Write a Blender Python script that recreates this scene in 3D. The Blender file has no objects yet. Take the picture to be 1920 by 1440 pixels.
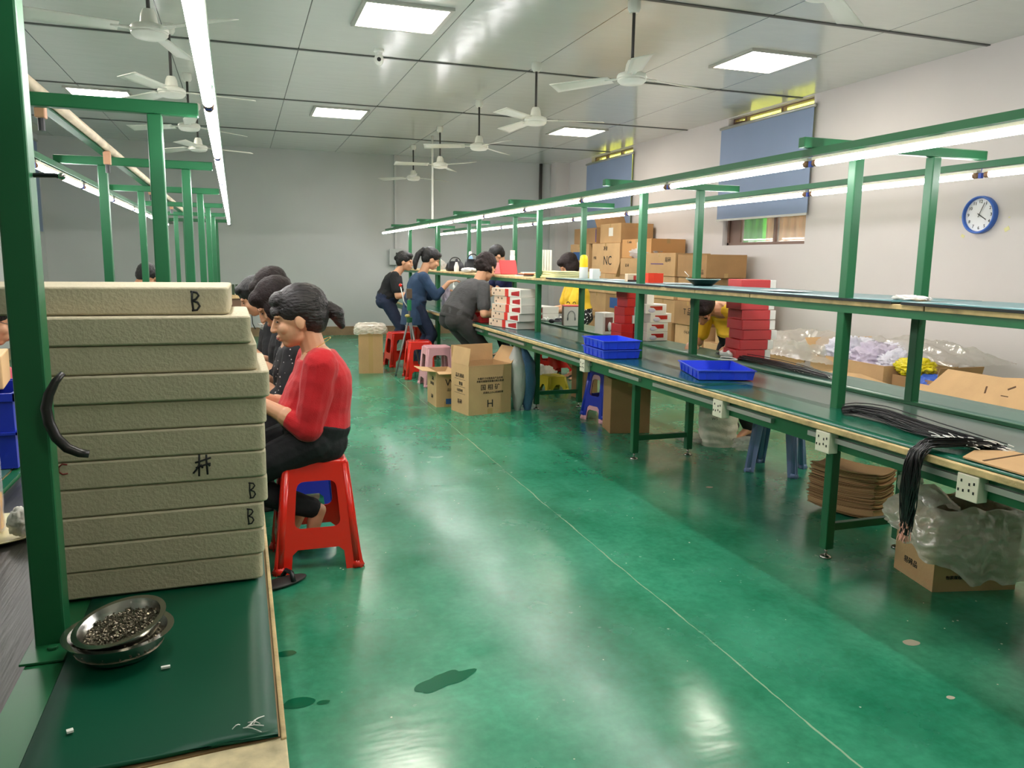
import bpy, bmesh, math, random
from mathutils import Vector, Matrix, noise
random.seed(7)
PI = math.pi
SC = bpy.context.scene
COL = SC.collection
V = Vector

# ------------------------------------------------------------------ camera
def look_cam():
    yaw, pitch, roll, fpx, h = 0.332306784, 0.156058172, 0.0142498444, 1473.59, 1.33
    f = V((math.sin(yaw)*math.cos(pitch), math.cos(yaw)*math.cos(pitch), -math.sin(pitch)))
    r = V((math.cos(yaw), -math.sin(yaw), 0)); u = r.cross(f)
    r2 = r*math.cos(roll)+u*math.sin(roll); u2 = u*math.cos(roll)-r*math.sin(roll)
    cd = bpy.data.cameras.new('camera'); cam = bpy.data.objects.new('camera', cd)
    cd.sensor_fit = 'HORIZONTAL'; cd.sensor_width = 36.0; cd.lens = fpx/1920*36.0
    cd.clip_start = 0.05; cd.clip_end = 80
    m = Matrix((( r2.x, u2.x, -f.x, 0), (r2.y, u2.y, -f.y, 0), (r2.z, u2.z, -f.z, h), (0, 0, 0, 1)))
    cam.matrix_world = m
    COL.objects.link(cam); SC.camera = cam
look_cam()

# ------------------------------------------------------------------ light and exposure
TUBE_E, PANEL_E = 20.0, 11.0
SC.view_settings.view_transform = 'Standard'
SC.view_settings.look = 'None'
SC.view_settings.gamma = 1.0
SC.view_settings.use_curve_mapping = False
SC.view_settings.exposure = 1.35
wd = bpy.data.worlds.new('daylight'); SC.world = wd; wd.use_nodes = True
wn = wd.node_tree.nodes; wn['Background'].inputs[0].default_value = (0.9, 0.95, 1.0, 1); wn['Background'].inputs[1].default_value = 5.0
try:
    SC.cycles.max_bounces = 8; SC.cycles.diffuse_bounces = 4; SC.cycles.glossy_bounces = 4
    SC.cycles.transparent_max_bounces = 12; SC.cycles.sample_clamp_indirect = 6.0
    SC.cycles.use_denoising = True; SC.cycles.caustics_reflective = False; SC.cycles.caustics_refractive = False
except Exception: pass

# ------------------------------------------------------------------ materials
def lin(c):
    return tuple(((x/255)/12.92 if x/255 <= .04045 else ((x/255+.055)/1.055)**2.4) for x in c)+(1.0,)
MATS = {}
def mat(name, rgb, rough=.6, metal=0.0, var=0.0, vscale=8.0, bump=0.0, bscale=40.0, alpha=1.0, trans=0.0, sheen=0.0, coat=0.0, spec=.5, stretch=None):
    if name in MATS: return MATS[name]
    m = bpy.data.materials.new(name); m.use_nodes = True; nt = m.node_tree; N = nt.nodes; L = nt.links
    b = N['Principled BSDF']; c = lin(rgb)
    b.inputs['Base Color'].default_value = c; b.inputs['Roughness'].default_value = rough; b.inputs['Metallic'].default_value = metal
    b.inputs['Specular IOR Level'].default_value = spec
    if coat: b.inputs['Coat Weight'].default_value = coat
    if sheen: b.inputs['Sheen Weight'].default_value = sheen
    if alpha < 1: b.inputs['Alpha'].default_value = alpha
    if trans: b.inputs['Transmission Weight'].default_value = trans
    tc = N.new('ShaderNodeTexCoord'); src = tc.outputs['Object']
    if stretch:
        mp = N.new('ShaderNodeMapping'); mp.inputs['Scale'].default_value = stretch; L.new(src, mp.inputs[0]); src = mp.outputs[0]
    if var:
        n = N.new('ShaderNodeTexNoise'); n.inputs['Scale'].default_value = vscale; n.inputs['Detail'].default_value = 5; L.new(src, n.inputs['Vector'])
        r = N.new('ShaderNodeValToRGB'); r.color_ramp.elements[0].position = .3; r.color_ramp.elements[1].position = .7
        r.color_ramp.elements[0].color = tuple(x*(1-var) for x in c[:3])+(1,); r.color_ramp.elements[1].color = tuple(min(1, x*(1+var)) for x in c[:3])+(1,)
        L.new(n.outputs[0], r.inputs[0]); L.new(r.outputs[0], b.inputs['Base Color'])
    if bump:
        n2 = N.new('ShaderNodeTexNoise'); n2.inputs['Scale'].default_value = bscale; n2.inputs['Detail'].default_value = 3; L.new(src, n2.inputs['Vector'])
        bp = N.new('ShaderNodeBump'); bp.inputs['Strength'].default_value = bump; bp.inputs['Distance'].default_value = .01
        L.new(n2.outputs[0], bp.inputs['Height']); L.new(bp.outputs[0], b.inputs['Normal'])
    MATS[name] = m
    return m
def emit(name, rgb, s):
    if name in MATS: return MATS[name]
    m = bpy.data.materials.new(name); m.use_nodes = True; b = m.node_tree.nodes['Principled BSDF']
    b.inputs['Base Color'].default_value = (.8, .8, .8, 1); b.inputs['Emission Color'].default_value = tuple(rgb)+(1,); b.inputs['Emission Strength'].default_value = s
    MATS[name] = m; return m

GREEN = mat('green_steel_paint', (28, 100, 60), .38, var=.12, vscale=3)
GREEND = mat('green_steel_paint_dark', (20, 82, 50), .4)
STEEL = mat('steel', (190, 188, 182), .22, 1.0)
ALU = mat('aluminium', (190, 190, 182), .4, .6)
CHROME = mat('chrome', (200, 200, 200), .12, 1.0)
WHITE = mat('white_plastic', (232, 232, 226), .4)
OFFW = mat('ivory_plastic', (222, 216, 196), .5)
BLACKP = mat('black_plastic', (18, 18, 20), .4)
INK = mat('black_ink', (25, 24, 26), .8)
REDINK = mat('red_ink', (140, 40, 30), .8)
TUBE = emit('fluorescent_glow', (1.0, .965, .98), TUBE_E)
PANEL = emit('panel_glow', (1.0, .93, .80), PANEL_E)
CARD = mat('cardboard', (188, 150, 104), .8, var=.08, vscale=5, bump=.15, bscale=60)
CARD2 = mat('cardboard_tan', (200, 162, 116), .8, var=.08, vscale=5, bump=.15, bscale=60)
CARDD = mat('cardboard_brown', (164, 126, 84), .85, var=.1, vscale=4, bump=.15, bscale=60)
TAPE = mat('parcel_tape', (186, 152, 100), .25)
REDP = mat('red_plastic', (222, 34, 18), .25, spec=.5, coat=.3)
WOOD = mat('pale_wood', (206, 174, 124), .6, var=.2, vscale=10, stretch=(8, .5, 8))
SKIN = mat('skin', (214, 160, 124), .5, var=.05, vscale=12)
SKIND = mat('skin_tan', (196, 142, 106), .5, var=.05, vscale=12)
HAIR = mat('black_hair', (16, 13, 13), .5, var=.4, vscale=60, bump=.6, bscale=120, stretch=(1, 1, .2))

# ------------------------------------------------------------------ mesh builder
class MB:
    def __init__(s): s.v = []; s.f = []; s.m = []; s.mi = 0
    def add(s, vs, fs, M=None):
        o = len(s.v)
        s.v += [tuple(M @ V(p)) if M is not None else tuple(p) for p in vs]
        s.f += [[i+o for i in f] for f in fs]; s.m += [s.mi]*len(fs); return s
    def box(s, x0, y0, z0, x1, y1, z1, M=None):
        return s.add([(x0,y0,z0),(x1,y0,z0),(x1,y1,z0),(x0,y1,z0),(x0,y0,z1),(x1,y0,z1),(x1,y1,z1),(x0,y1,z1)],
                     [(0,3,2,1),(4,5,6,7),(0,1,5,4),(1,2,6,5),(2,3,7,6),(3,0,4,7)], M)
    def cbox(s, cx, cy, cz, sx, sy, sz, rz=0, rx=0, ry=0):
        M = Matrix.Translation((cx, cy, cz)) @ Matrix.Rotation(rz, 4, 'Z') @ Matrix.Rotation(ry, 4, 'Y') @ Matrix.Rotation(rx, 4, 'X')
        return s.box(-sx/2, -sy/2, -sz/2, sx/2, sy/2, sz/2, M)
    def prism(s, pts, z0, z1, M=None):
        n = len(pts)
        return s.add([(p[0], p[1], z0) for p in pts]+[(p[0], p[1], z1) for p in pts],
                     [tuple(range(n))[::-1], tuple(range(n, 2*n))]+[(i, (i+1) % n, n+(i+1) % n, n+i) for i in range(n)], M)
    def loft(s, rings, cap=True, closed=False, M=None):
        n = len(rings[0]); vs = [p for r in rings for p in r]; fs = []
        k = len(rings)
        for j in range(k if closed else k-1):
            for i in range(n):
                a = j*n+i; b = j*n+(i+1) % n; jj = (j+1) % k
                fs.append((a, b, jj*n+(i+1) % n, jj*n+i))
        if cap and not closed: fs += [tuple(range(n))[::-1], tuple(range((k-1)*n, k*n))]
        return s.add(vs, fs, M)
    def tube(s, pts, r, n=8, M=None, cap=True, flat=1.0):
        pts = [V(p) for p in pts]; rs = r if isinstance(r, (list, tuple)) else [r]*len(pts)
        rings = []; up = None
        for i, p in enumerate(pts):
            t = (pts[min(i+1, len(pts)-1)]-pts[max(i-1, 0)])
            if t.length < 1e-9: t = V((0, 0, 1))
            t.normalize()
            if up is None: up = V((0, 0, 1)) if abs(t.z) < .9 else V((1, 0, 0))
            a = up-t*up.dot(t)
            if a.length < 1e-6: a = t.orthogonal()
            a.normalize(); b = t.cross(a); up = a
            rings.append([p+(a*math.cos(2*PI*k/n)*flat+b*math.sin(2*PI*k/n))*rs[i] for k in range(n)])
        return s.loft(rings, cap, M=M)
    def cyl(s, x, y, z0, z1, r, n=16, r2=None): return s.tube([(x, y, z0), (x, y, z1)], [r, r if r2 is None else r2], n)
    def lathe(s, prof, n=24, c=(0, 0, 0), M=None, cap=False):
        rings = [[V((c[0]+r*math.cos(2*PI*k/n), c[1]+r*math.sin(2*PI*k/n), c[2]+z)) for k in range(n)] for r, z in prof]
        return s.loft(rings, cap, M=M)
    def ell(s, c, r, nu=16, nv=10, R=None):
        if not isinstance(r, (list, tuple)): r = (r, r, r)
        R = R or Matrix.Identity(3); c = V(c); rings = []
        for j in range(1, nv):
            ph = PI*j/nv
            rings.append([c+R @ V((r[0]*math.sin(ph)*math.cos(2*PI*k/nu), r[1]*math.sin(ph)*math.sin(2*PI*k/nu), -r[2]*math.cos(ph))) for k in range(nu)])
        n = nu; vs = [p for q in rings for p in q]; fs = []
        for j in range(len(rings)-1):
            for i in range(n): fs.append((j*n+i, j*n+(i+1) % n, (j+1)*n+(i+1) % n, (j+1)*n+i))
        vs += [c+R @ V((0, 0, -r[2])), c+R @ V((0, 0, r[2]))]; a = len(vs)-2; k = (len(rings)-1)*n
        for i in range(n): fs.append((a, (i+1) % n, i)); fs.append((a+1, k+i, k+(i+1) % n))
        return s.add(vs, fs)
    def grid(s, fn, nu, nv, M=None, wrap=False):
        vs = [fn(i/nu, j/nv) for j in range(nv+1) for i in range(nu+(0 if wrap else 1))]; w = nu if wrap else nu+1; fs = []
        for j in range(nv):
            for i in range(nu): fs.append((j*w+i, j*w+(i+1) % w, (j+1)*w+(i+1) % w, (j+1)*w+i))
        return s.add(vs, fs, M)
    def build(s, name, mats, parent=None, loc=None, rz=0, smooth=False, bevel=0, seg=2, solid=0, sub=0, rot=None, ang=None):
        me = bpy.data.meshes.new(name); me.from_pydata(s.v, [], s.f)
        bm = bmesh.new(); bm.from_mesh(me); bmesh.ops.recalc_face_normals(bm, faces=bm.faces); bm.to_mesh(me); bm.free()
        for m in (mats if isinstance(mats, (list, tuple)) else [mats]): me.materials.append(m)
        if any(s.m):
            for p, i in zip(me.polygons, s.m): p.material_index = i
        if smooth:
            me.polygons.foreach_set('use_smooth', [True]*len(me.polygons))
            if ang: me.set_sharp_from_angle(angle=ang)
        o = bpy.data.objects.new(name, me); COL.objects.link(o)
        if parent: o.parent = parent
        if loc is not None: o.location = loc
        if rot: o.rotation_euler = rot
        elif rz: o.rotation_euler = (0, 0, rz)
        if bevel:
            b = o.modifiers.new('bevel', 'BEVEL'); b.width = bevel; b.segments = seg; b.limit_method = 'ANGLE'; b.angle_limit = math.radians(40)
        if solid:
            d = o.modifiers.new('solid', 'SOLIDIFY'); d.thickness = solid; d.offset = 0
        if sub:
            d = o.modifiers.new('sub', 'SUBSURF'); d.levels = sub; d.render_levels = sub
        return o

def tag(o, label, cat, group=None, kind=None):
    o['label'] = label; o['category'] = cat
    if group: o['group'] = group
    if kind: o['kind'] = kind
    return o
def thing(name, label, cat, loc=(0, 0, 0), rz=0, group=None, rot=None):
    o = bpy.data.objects.new(name, None); COL.objects.link(o); o.location = loc; o.empty_display_size = .05
    o.rotation_euler = rot if rot else (0, 0, rz)
    return tag(o, label, cat, group)
def struct(o): o['kind'] = 'structure'; return o
def dup(root, loc, rz=None, label=None, group=None, rot=None):
    r = root.copy(); COL.objects.link(r); r.location = loc
    if rot: r.rotation_euler = rot
    elif rz is not None: r.rotation_euler = (0, 0, rz)
    if label: r['label'] = label
    if group: r['group'] = group
    for ch in list(root.children):
        c = ch.copy(); COL.objects.link(c); c.parent = r
        for g in list(ch.children):
            d = g.copy(); COL.objects.link(d); d.parent = c
    return r
def curve_mesh(splines, ext, bev=0.0):
    """flat plate from closed 2-D outlines (holes allowed) -> (verts, faces)"""
    cu = bpy.data.curves.new('tmp', 'CURVE'); cu.dimensions = '2D'; cu.fill_mode = 'BOTH'; cu.extrude = ext; cu.bevel_depth = bev; cu.bevel_resolution = 1
    for pts in splines:
        sp = cu.splines.new('POLY'); sp.points.add(len(pts)-1); sp.use_cyclic_u = True
        for i, p in enumerate(pts): sp.points[i].co = (p[0], p[1], 0, 1)
    ob = bpy.data.objects.new('tmp', cu); me = bpy.data.meshes.new_from_object(ob)
    vs = [v.co.copy() for v in me.vertices]; fs = [tuple(p.vertices) for p in me.polygons]
    bpy.data.objects.remove(ob); bpy.data.curves.remove(cu); bpy.data.meshes.remove(me)
    return vs, fs
def rpoly(pts, r, n=4):
    """polygon with rounded corners (r scalar or list)"""
    out = []; k = len(pts)
    for i in range(k):
        p = V(pts[i]).to_2d() if len(pts[i]) > 2 else V(pts[i]); a = V(pts[i-1]); b = V(pts[(i+1) % k]); rr = r[i] if isinstance(r, (list, tuple)) else r
        if rr <= 0: out.append(tuple(p)); continue
        da = (a-p); db = (b-p); d = min(rr, da.length*.49, db.length*.49); s0 = p+da.normalized()*d; s1 = p+db.normalized()*d
        for j in range(n+1):
            t = j/n; out.append(tuple(s0*(1-t)**2+p*2*t*(1-t)+s1*t*t))
    return out
_tc = {}
def text(parent, s, size, M, m, depth=.0008, name='printed_text', sx=1.0):
    """letters lying in the local XY plane of M, centred"""
    key = (s, size, depth)
    if key not in _tc:
        cu = bpy.data.curves.new('t', 'FONT'); cu.body = s; cu.size = size; cu.align_x = 'CENTER'; cu.align_y = 'CENTER'; cu.extrude = depth; cu.resolution_u = 2
        ob = bpy.data.objects.new('t', cu); me = bpy.data.meshes.new_from_object(ob); bpy.data.objects.remove(ob); _tc[key] = me
    me = _tc[key].copy(); me.name = name; me.materials.clear(); me.materials.append(m)
    o = bpy.data.objects.new(name, me); COL.objects.link(o); o.parent = parent
    o.matrix_local = M @ Matrix.Diagonal((sx, 1, 1, 1))
    return o
def face_M(face, u, v, off, lx, ly, tilt=0):
    """matrix placing XY-plane art on a side face of a box centred in x,y with base z=0; u along face, v height"""
    if face == '-y': return Matrix.Translation((u, -ly/2-off, v)) @ Matrix.Rotation(PI/2, 4, 'X') @ Matrix.Rotation(tilt, 4, 'Z')
    if face == '-x': return Matrix.Translation((-lx/2-off, -u, v)) @ Matrix.Rotation(-PI/2, 4, 'Z') @ Matrix.Rotation(PI/2, 4, 'X') @ Matrix.Rotation(tilt, 4, 'Z')
    if face == '+x': return Matrix.Translation((lx/2+off, u, v)) @ Matrix.Rotation(PI/2, 4, 'Z') @ Matrix.Rotation(PI/2, 4, 'X') @ Matrix.Rotation(tilt, 4, 'Z')
def nz(x, y, z, s=1.0): return noise.noise(V((x*s, y*s, z*s)))
# ------------------------------------------------------------------ room
XL, XR, YB, YF, ZC = -2.8, 5.75, 13.9, -3.2, 3.09
def floor_mat():
    m = bpy.data.materials.new('green_epoxy_floor'); m.use_nodes = True; nt = m.node_tree; N = nt.nodes; L = nt.links; b = N['Principled BSDF']
    tc = N.new('ShaderNodeTexCoord')
    def nse(scale, det=4, st=None, rough=.6):
        n = N.new('ShaderNodeTexNoise'); n.inputs['Scale'].default_value = scale; n.inputs['Detail'].default_value = det; n.inputs['Roughness'].default_value = rough
        if st:
            mp = N.new('ShaderNodeMapping'); mp.inputs['Scale'].default_value = st; L.new(tc.outputs['Object'], mp.inputs[0]); L.new(mp.outputs[0], n.inputs['Vector'])
        else: L.new(tc.outputs['Object'], n.inputs['Vector'])
        return n
    def ramp(src, p0, p1, c0, c1):
        r = N.new('ShaderNodeValToRGB'); r.color_ramp.elements[0].position = p0; r.color_ramp.elements[1].position = p1
        r.color_ramp.elements[0].color = c0; r.color_ramp.elements[1].color = c1; L.new(src, r.inputs[0]); return r
    base = ramp(nse(2.1, 8, (1, .7, 1), .62).outputs[0], .30, .92, lin((18, 114, 80)), lin((84, 180, 144)))
    fine = ramp(nse(30, 3).outputs[0], .35, .7, (.86, .86, .86, 1), (1.08, 1.08, 1.08, 1))
    mx = N.new('ShaderNodeMix'); mx.data_type = 'RGBA'; mx.blend_type = 'MULTIPLY'; mx.inputs[0].default_value = 1; L.new(base.outputs[0], mx.inputs[6]); L.new(fine.outputs[0], mx.inputs[7])
    # filler crack along the aisle
    sx = N.new('ShaderNodeSeparateXYZ'); L.new(tc.outputs['Object'], sx.inputs[0])
    def math_(op, a, bb):
        q = N.new('ShaderNodeMath'); q.operation = op
        for i, z in enumerate((a, bb)):
            if z is None: continue
            if isinstance(z, (int, float)): q.inputs[i].default_value = z
            else: L.new(z, q.inputs[i])
        return q.outputs[0]
    wob = math_('MULTIPLY', math_('SUBTRACT', nse(1.6, 5).outputs[0], .5), .05)
    xx = math_('ADD', math_('SUBTRACT', sx.outputs[0], math_('MULTIPLY', sx.outputs[1], .012)), wob)
    d = math_('ABSOLUTE', math_('SUBTRACT', xx, 1.505), None)
    wid = math_('MULTIPLY', ramp(nse(3.5, 4).outputs[0], .38, .6, (.1, .1, .1, 1), (1, 1, 1, 1)).outputs[0], .0038)
    crack = math_('LESS_THAN', d, wid)
    mx2 = N.new('ShaderNodeMix'); mx2.data_type = 'RGBA'; L.new(crack, mx2.inputs[0]); L.new(mx.outputs[2], mx2.inputs[6]); mx2.inputs[7].default_value = lin((150, 180, 150))
    # pale paint flecks
    vo = N.new('ShaderNodeTexVoronoi'); vo.inputs['Scale'].default_value = 9; L.new(tc.outputs['Object'], vo.inputs['Vector'])
    lt = math_('LESS_THAN', vo.outputs['Distance'], .032)
    msk = math_('MULTIPLY', lt, math_('GREATER_THAN', nse(2.2, 2).outputs[0], .50))
    mx3 = N.new('ShaderNodeMix'); mx3.data_type = 'RGBA'; L.new(msk, mx3.inputs[0]); L.new(mx2.outputs[2], mx3.inputs[6]); mx3.inputs[7].default_value = lin((176, 200, 176))
    L.new(mx2.outputs[2], b.inputs['Base Color'])
    rr = ramp(nse(2.0, 6, (1, 1, 1)).outputs[0], .3, .75, (.15, .15, .15, 1), (.33, .33, .33, 1)); L.new(rr.outputs[0], b.inputs['Roughness'])
    bp = N.new('ShaderNodeBump'); bp.inputs['Strength'].default_value = .13; bp.inputs['Distance'].default_value = .012
    L.new(nse(5, 3, (.6, 1.5, 1)).outputs[0], bp.inputs['Height']); L.new(bp.outputs[0], b.inputs['Normal'])
    b.inputs['Specular IOR Level'].default_value = .55
    return m
def ceil_mat():
    m = bpy.data.materials.new('glossy_ceiling_panels'); m.use_nodes = True; nt = m.node_tree; N = nt.nodes; L = nt.links; b = N['Principled BSDF']
    tc = N.new('ShaderNodeTexCoord'); sx = N.new('ShaderNodeSeparateXYZ'); L.new(tc.outputs['Object'], sx.inputs[0])
    def q(op, a, bb=0.0):
        k = N.new('ShaderNodeMath'); k.operation = op
        for i, z in enumerate((a, bb)):
            if isinstance(z, (int, float)): k.inputs[i].default_value = z
            else: L.new(z, k.inputs[i])
        return k.outputs[0]
    def lines(src, off, per, w):
        t = q('PINGPONG', q('SUBTRACT', src, off), per/2); return q('LESS_THAN', t, w)
    a = lines(sx.outputs[0], .545, 1.045, .004)
    n = N.new('ShaderNodeTexNoise'); n.inputs['Scale'].default_value = .6; L.new(tc.outputs['Object'], n.inputs['Vector'])
    r = N.new('ShaderNodeValToRGB'); r.color_ramp.elements[0].color = lin((202, 204, 198)); r.color_ramp.elements[1].color = lin((216, 218, 212)); L.new(n.outputs[0], r.inputs[0])
    mx = N.new('ShaderNodeMix'); mx.data_type = 'RGBA'; L.new(a, mx.inputs[0]); L.new(r.outputs[0], mx.inputs[6]); mx.inputs[7].default_value = lin((82, 80, 78)); L.new(mx.outputs[2], b.inputs['Base Color'])
    b.inputs['Roughness'].default_value = .13; b.inputs['Specular IOR Level'].default_value = .5
    n2 = N.new('ShaderNodeTexNoise'); n2.inputs['Scale'].default_value = 3.5; n2.inputs['Detail'].default_value = 2; mp = N.new('ShaderNodeMapping'); mp.inputs['Scale'].default_value = (1, 2.0, 1)
    L.new(tc.outputs['Object'], mp.inputs[0]); L.new(mp.outputs[0], n2.inputs['Vector'])
    bp = N.new('ShaderNodeBump'); bp.inputs['Strength'].default_value = .10; bp.inputs['Distance'].default_value = .02; L.new(n2.outputs[0], bp.inputs['Height']); L.new(bp.outputs[0], b.inputs['Normal'])
    return m
WALL = mat('white_wall_paint', (206, 200, 197), .7, var=.03, vscale=1.2, bump=.05, bscale=30)
WALLB = mat('grey_wall_paint', (196, 197, 195), .7, var=.03, vscale=1.2, bump=.05, bscale=30)
struct(MB().box(XL-.6, YF-.2, -.1, XR+.6, YB+.2, 0).build('floor', floor_mat()))
struct(MB().box(XL-.2, YF-.2, ZC, XR+.2, YB+.2, ZC+.1).build('ceiling', ceil_mat()))
SEAM = mat('ceiling_seam_strip', (86, 86, 84), .5)
for i, y in enumerate((-1.9, .45, 2.75, 5.06, 7.30, 9.60, 11.95)):
    mb = MB(); mb.box(XL, y-.018, ZC-.008, XR, y+.018, ZC+.002); struct(mb.build('trim_%d' % (i+1), SEAM))
def wall_x(name, x0, x1, wins, m):
    mb = MB(); y = YF-.2
    for (a, b, z0, z1) in wins:
        mb.box(x0, y, 0, x1, a, ZC); mb.box(x0, a, 0, x1, b, z0); mb.box(x0, a, z1, x1, b, ZC); y = b
    mb.box(x0, y, 0, x1, YB+.2, ZC)
    return struct(mb.build(name, m))
WR = [(7.10, 8.64, 1.55, 3.08), (11.15, 12.66, 1.62, 3.08)]
WL = [(11.7, 13.3, 1.72, 3.08)]
wall_x('wall_right', XR, XR+.2, WR, WALL)
wall_x('wall_left', XL-.2, XL, WL, WALLB)
struct(MB().box(XL, YB, 0, XR, YB+.2, ZC).build('wall_back', WALLB))
struct(MB().box(XL, YF-.2, 0, XR, YF, ZC).build('wall_front', WALL))
TILE = mat('baseboard_tile', (150, 122, 92), .5, var=.25, vscale=6)
for nm, bx in (('baseboard_back', (XL, YB-.015, 0, XR, YB, .14)), ('baseboard_right', (XR-.015, YF, 0, XR, YB-.015, .14)), ('baseboard_left', (XL, YF, 0, XL+.015, YB-.015, .14))):
    mb = MB(); mb.box(*bx)
    if nm == 'baseboard_back': mb.box(XL, YB-.022, .14, XR, YB, .152)
    struct(mb.build(nm, TILE))
# shallow column on the back wall + corner column
struct(MB().box(2.58, YB-.06, .155, 2.62, YB, ZC).build('trim_8', WALLB))
struct(MB().box(XR-.26, YB-.28, .155, XR, YB-.02, ZC).build('trim_9', WALL))
# windows
def sheet(name, x, y0, y1, z0, z1, m, parent):
    mb = MB(); n = int((y1-y0)/.035)
    pts = [(x+(.012 if i % 4 in (0, 1) else -.012), y0+(y1-y0)*i/n) for i in range(n+1)]
    for (a, b) in zip(pts[:-1], pts[1:]):
        mb.add([(a[0], a[1], z0), (b[0], b[1], z0), (b[0], b[1], z1), (a[0], a[1], z1)], [(0, 1, 2, 3)])
    return mb.build(name, m, parent, solid=.003)
GSHEET = mat('green_roofing_sheet', (90, 225, 70), .5); OSHEET = mat('orange_roofing_sheet', (250, 190, 130), .5); YSHEET = mat('yellow_roofing_sheet', (235, 232, 80), .5)
FRAMEB = mat('window_frame_brown', (120, 96, 84), .5); GLASS = mat('window_glass', (235, 245, 240), .02, alpha=.18)
for i, (a, b, z0, z1) in enumerate(WR+WL):
    right = i < 2; x = XR+.10 if right else XL-.10; sgn = 1 if right else -1
    mb = MB()
    t = .035
    mb.box(x-.03, a, z0, x+.03, b, z0+t); mb.box(x-.03, a, z1-.012, x+.03, b, z1); mb.box(x-.03, a, z0, x+.03, a+t, z1); mb.box(x-.03, b-t, z0, x+.03, b, z1)
    for f in ((.40, .84) if i == 0 else (.36, .72)): mb.box(x-.025, a+(b-a)*f-.02, z0, x+.025, a+(b-a)*f+.02, z1)
    w = struct(mb.build('window_%d' % (i+1), FRAMEB))
    for k, (f0, f1) in enumerate(((0, .40), (.40, .84), (.84, 1)) if i == 0 else ((0, .36), (.36, .72), (.72, 1))):
        if k == 2 and i == 0:
            MB().box(x-.008, a+(b-a)*f0+.02, z0+t, x+.008, b-t, z1-t).build('panel', FRAMEB, w)
        else:
            MB().box(x-.003, a+(b-a)*f0+.02, z0+t, x+.003, a+(b-a)*f1-.02, z1-t).build('pane', GLASS, w)
    xs = x+.30*sgn
    g = thing('roofing_sheet', ['corrugated green, orange and yellow plastic sheeting outside the near right window', 'yellow corrugated plastic sheeting outside the far right window', 'yellow corrugated plastic sheeting outside the left wall window'][i], 'sheeting', (xs, (a+b)/2, 0))
    h = (b-a)/2
    if i == 0:
        sheet('orange_sheet', 0, -h-.6, .42, 0, 2.4, OSHEET, g); sheet('green_sheet', 0, .42, h+1.0, 0, 2.4, GSHEET, g); sheet('yellow_sheet', .02, -h-.5, h+.9, 2.4, 3.6, YSHEET, g)
    else: sheet('yellow_sheet', 0, -h-.5, h+.9, 0, 3.6, YSHEET, g)
BLUEB = mat('blue_blind_fabric', (134, 150, 178), .7, var=.03, vscale=2)
for (x, y0, y1, zb, lab) in ((XR-.05, 7.03, 8.71, 1.86, 'blue roller blind pulled down over the near right window'), (XR-.05, 11.07, 12.74, 1.62, 'blue roller blind hanging behind the stacked cartons'), (XL+.05, 11.6, 13.55, 1.64, 'blue roller blind on the left wall behind the green posts')):
    t = thing('roller_blind', lab, 'blind', (x, (y0+y1)/2, zb), group=None); h = (y1-y0)/2
    MB().box(-.002, -h, .01, .002, h, 2.965-zb).build('blind_fabric', BLUEB, t)
    MB().tube([(0, -h-.02, 2.965-zb), (0, h+.02, 2.965-zb)], .018, 12).build('roller', ALU, t, smooth=True)
    MB().box(-.008, -h, -.012, .008, h, .012).build('bottom_bar', ALU, t)
# ceiling lights
def ceil_light(x, y):
    t = thing('ceiling_light', 'square', 'ceiling light', (x, y, ZC))
    mb = MB()
    for a in ((-.325, -.325, .325, -.295), (-.325, .295, .325, .325), (-.325, -.295, -.295, .295), (.295, -.295, .325, .295)): mb.box(a[0], a[1], -.022, a[2], a[3], -.001)
    mb.build('frame', ALU, t); MB().box(-.295, -.295, -.014, .295, .295, -.002).build('diffuser', PANEL, t)
    return t
LS = [(1.19, 6.06, 'square ceiling light panel nearest the camera, top centre, above the aisle'), (1.22, 10.15, 'square ceiling light panel far down the aisle near the back wall'),
      (4.43, 10.28, 'square ceiling light panel far away over the carton stacks'), (4.39, 6.15, 'square ceiling light panel near the right wall by the near blind'), (-1.38, 10.08, 'square ceiling light panel on the left beyond the green frames'),
      (-1.38, 6.1, 'square ceiling light panel over the left bench, middle of the row'), (1.2, 2.05, 'square ceiling light panel above and just ahead of the camera'), (4.4, 2.05, 'square ceiling light panel above the near end of the right bench'),
      (1.2, -1.4, 'square ceiling light panel behind the camera, middle of the room')]
l0 = ceil_light(*LS[0][:2]); l0['label'] = LS[0][2]; l0['group'] = 'ceiling light panels'
for x, y, lb in LS[1:]: dup(l0, (x, y, ZC), 0, lb, 'ceiling light panels')
# ceiling fans
FANW = mat('fan_white', (222, 222, 212), .35); FROD = mat('fan_rod_dark', (66, 64, 62), .5)
def make_fan():
    t = thing('ceiling_fan', 'x', 'ceiling fan', (0, 0, ZC))
    MB().lathe([(.0, 0), (.045, -.001), (.045, -.05), (.03, -.075), (0, -.076)], 16).build('canopy', FANW, t, smooth=True, ang=.7)
    MB().cyl(0, 0, -.42, -.07, .011, 10).build('rod', FROD, t, smooth=True)
    MB().lathe([(0, -.38), (.03, -.385), (.042, -.41), (.05, -.46), (.095, -.475), (.104, -.49), (.104, -.505), (.098, -.51), (.10, -.52), (.082, -.538), (.04, -.545), (0, -.547)], 28).build('motor', FANW, t, smooth=True, ang=.8)
    for k in range(3):
        mb = MB(); M = Matrix.Rotation(k*2*PI/3, 4, 'Z')
        mb.cbox(.14, 0, -.497, .12, .028, .006)
        def fn(u, v):
            x = .16+.46*u; w = .05+.018*u; y = (v-.5)*2*w; return (x, y, -.497+y*.22-.01*u)
        mb.grid(fn, 10, 4)
        b = mb.build('blade', FANW, t, solid=.004, smooth=True); b.rotation_euler = (0, 0, k*2*PI/3)
    return t
fan = make_fan(); FN = 'ceiling fans'
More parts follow.
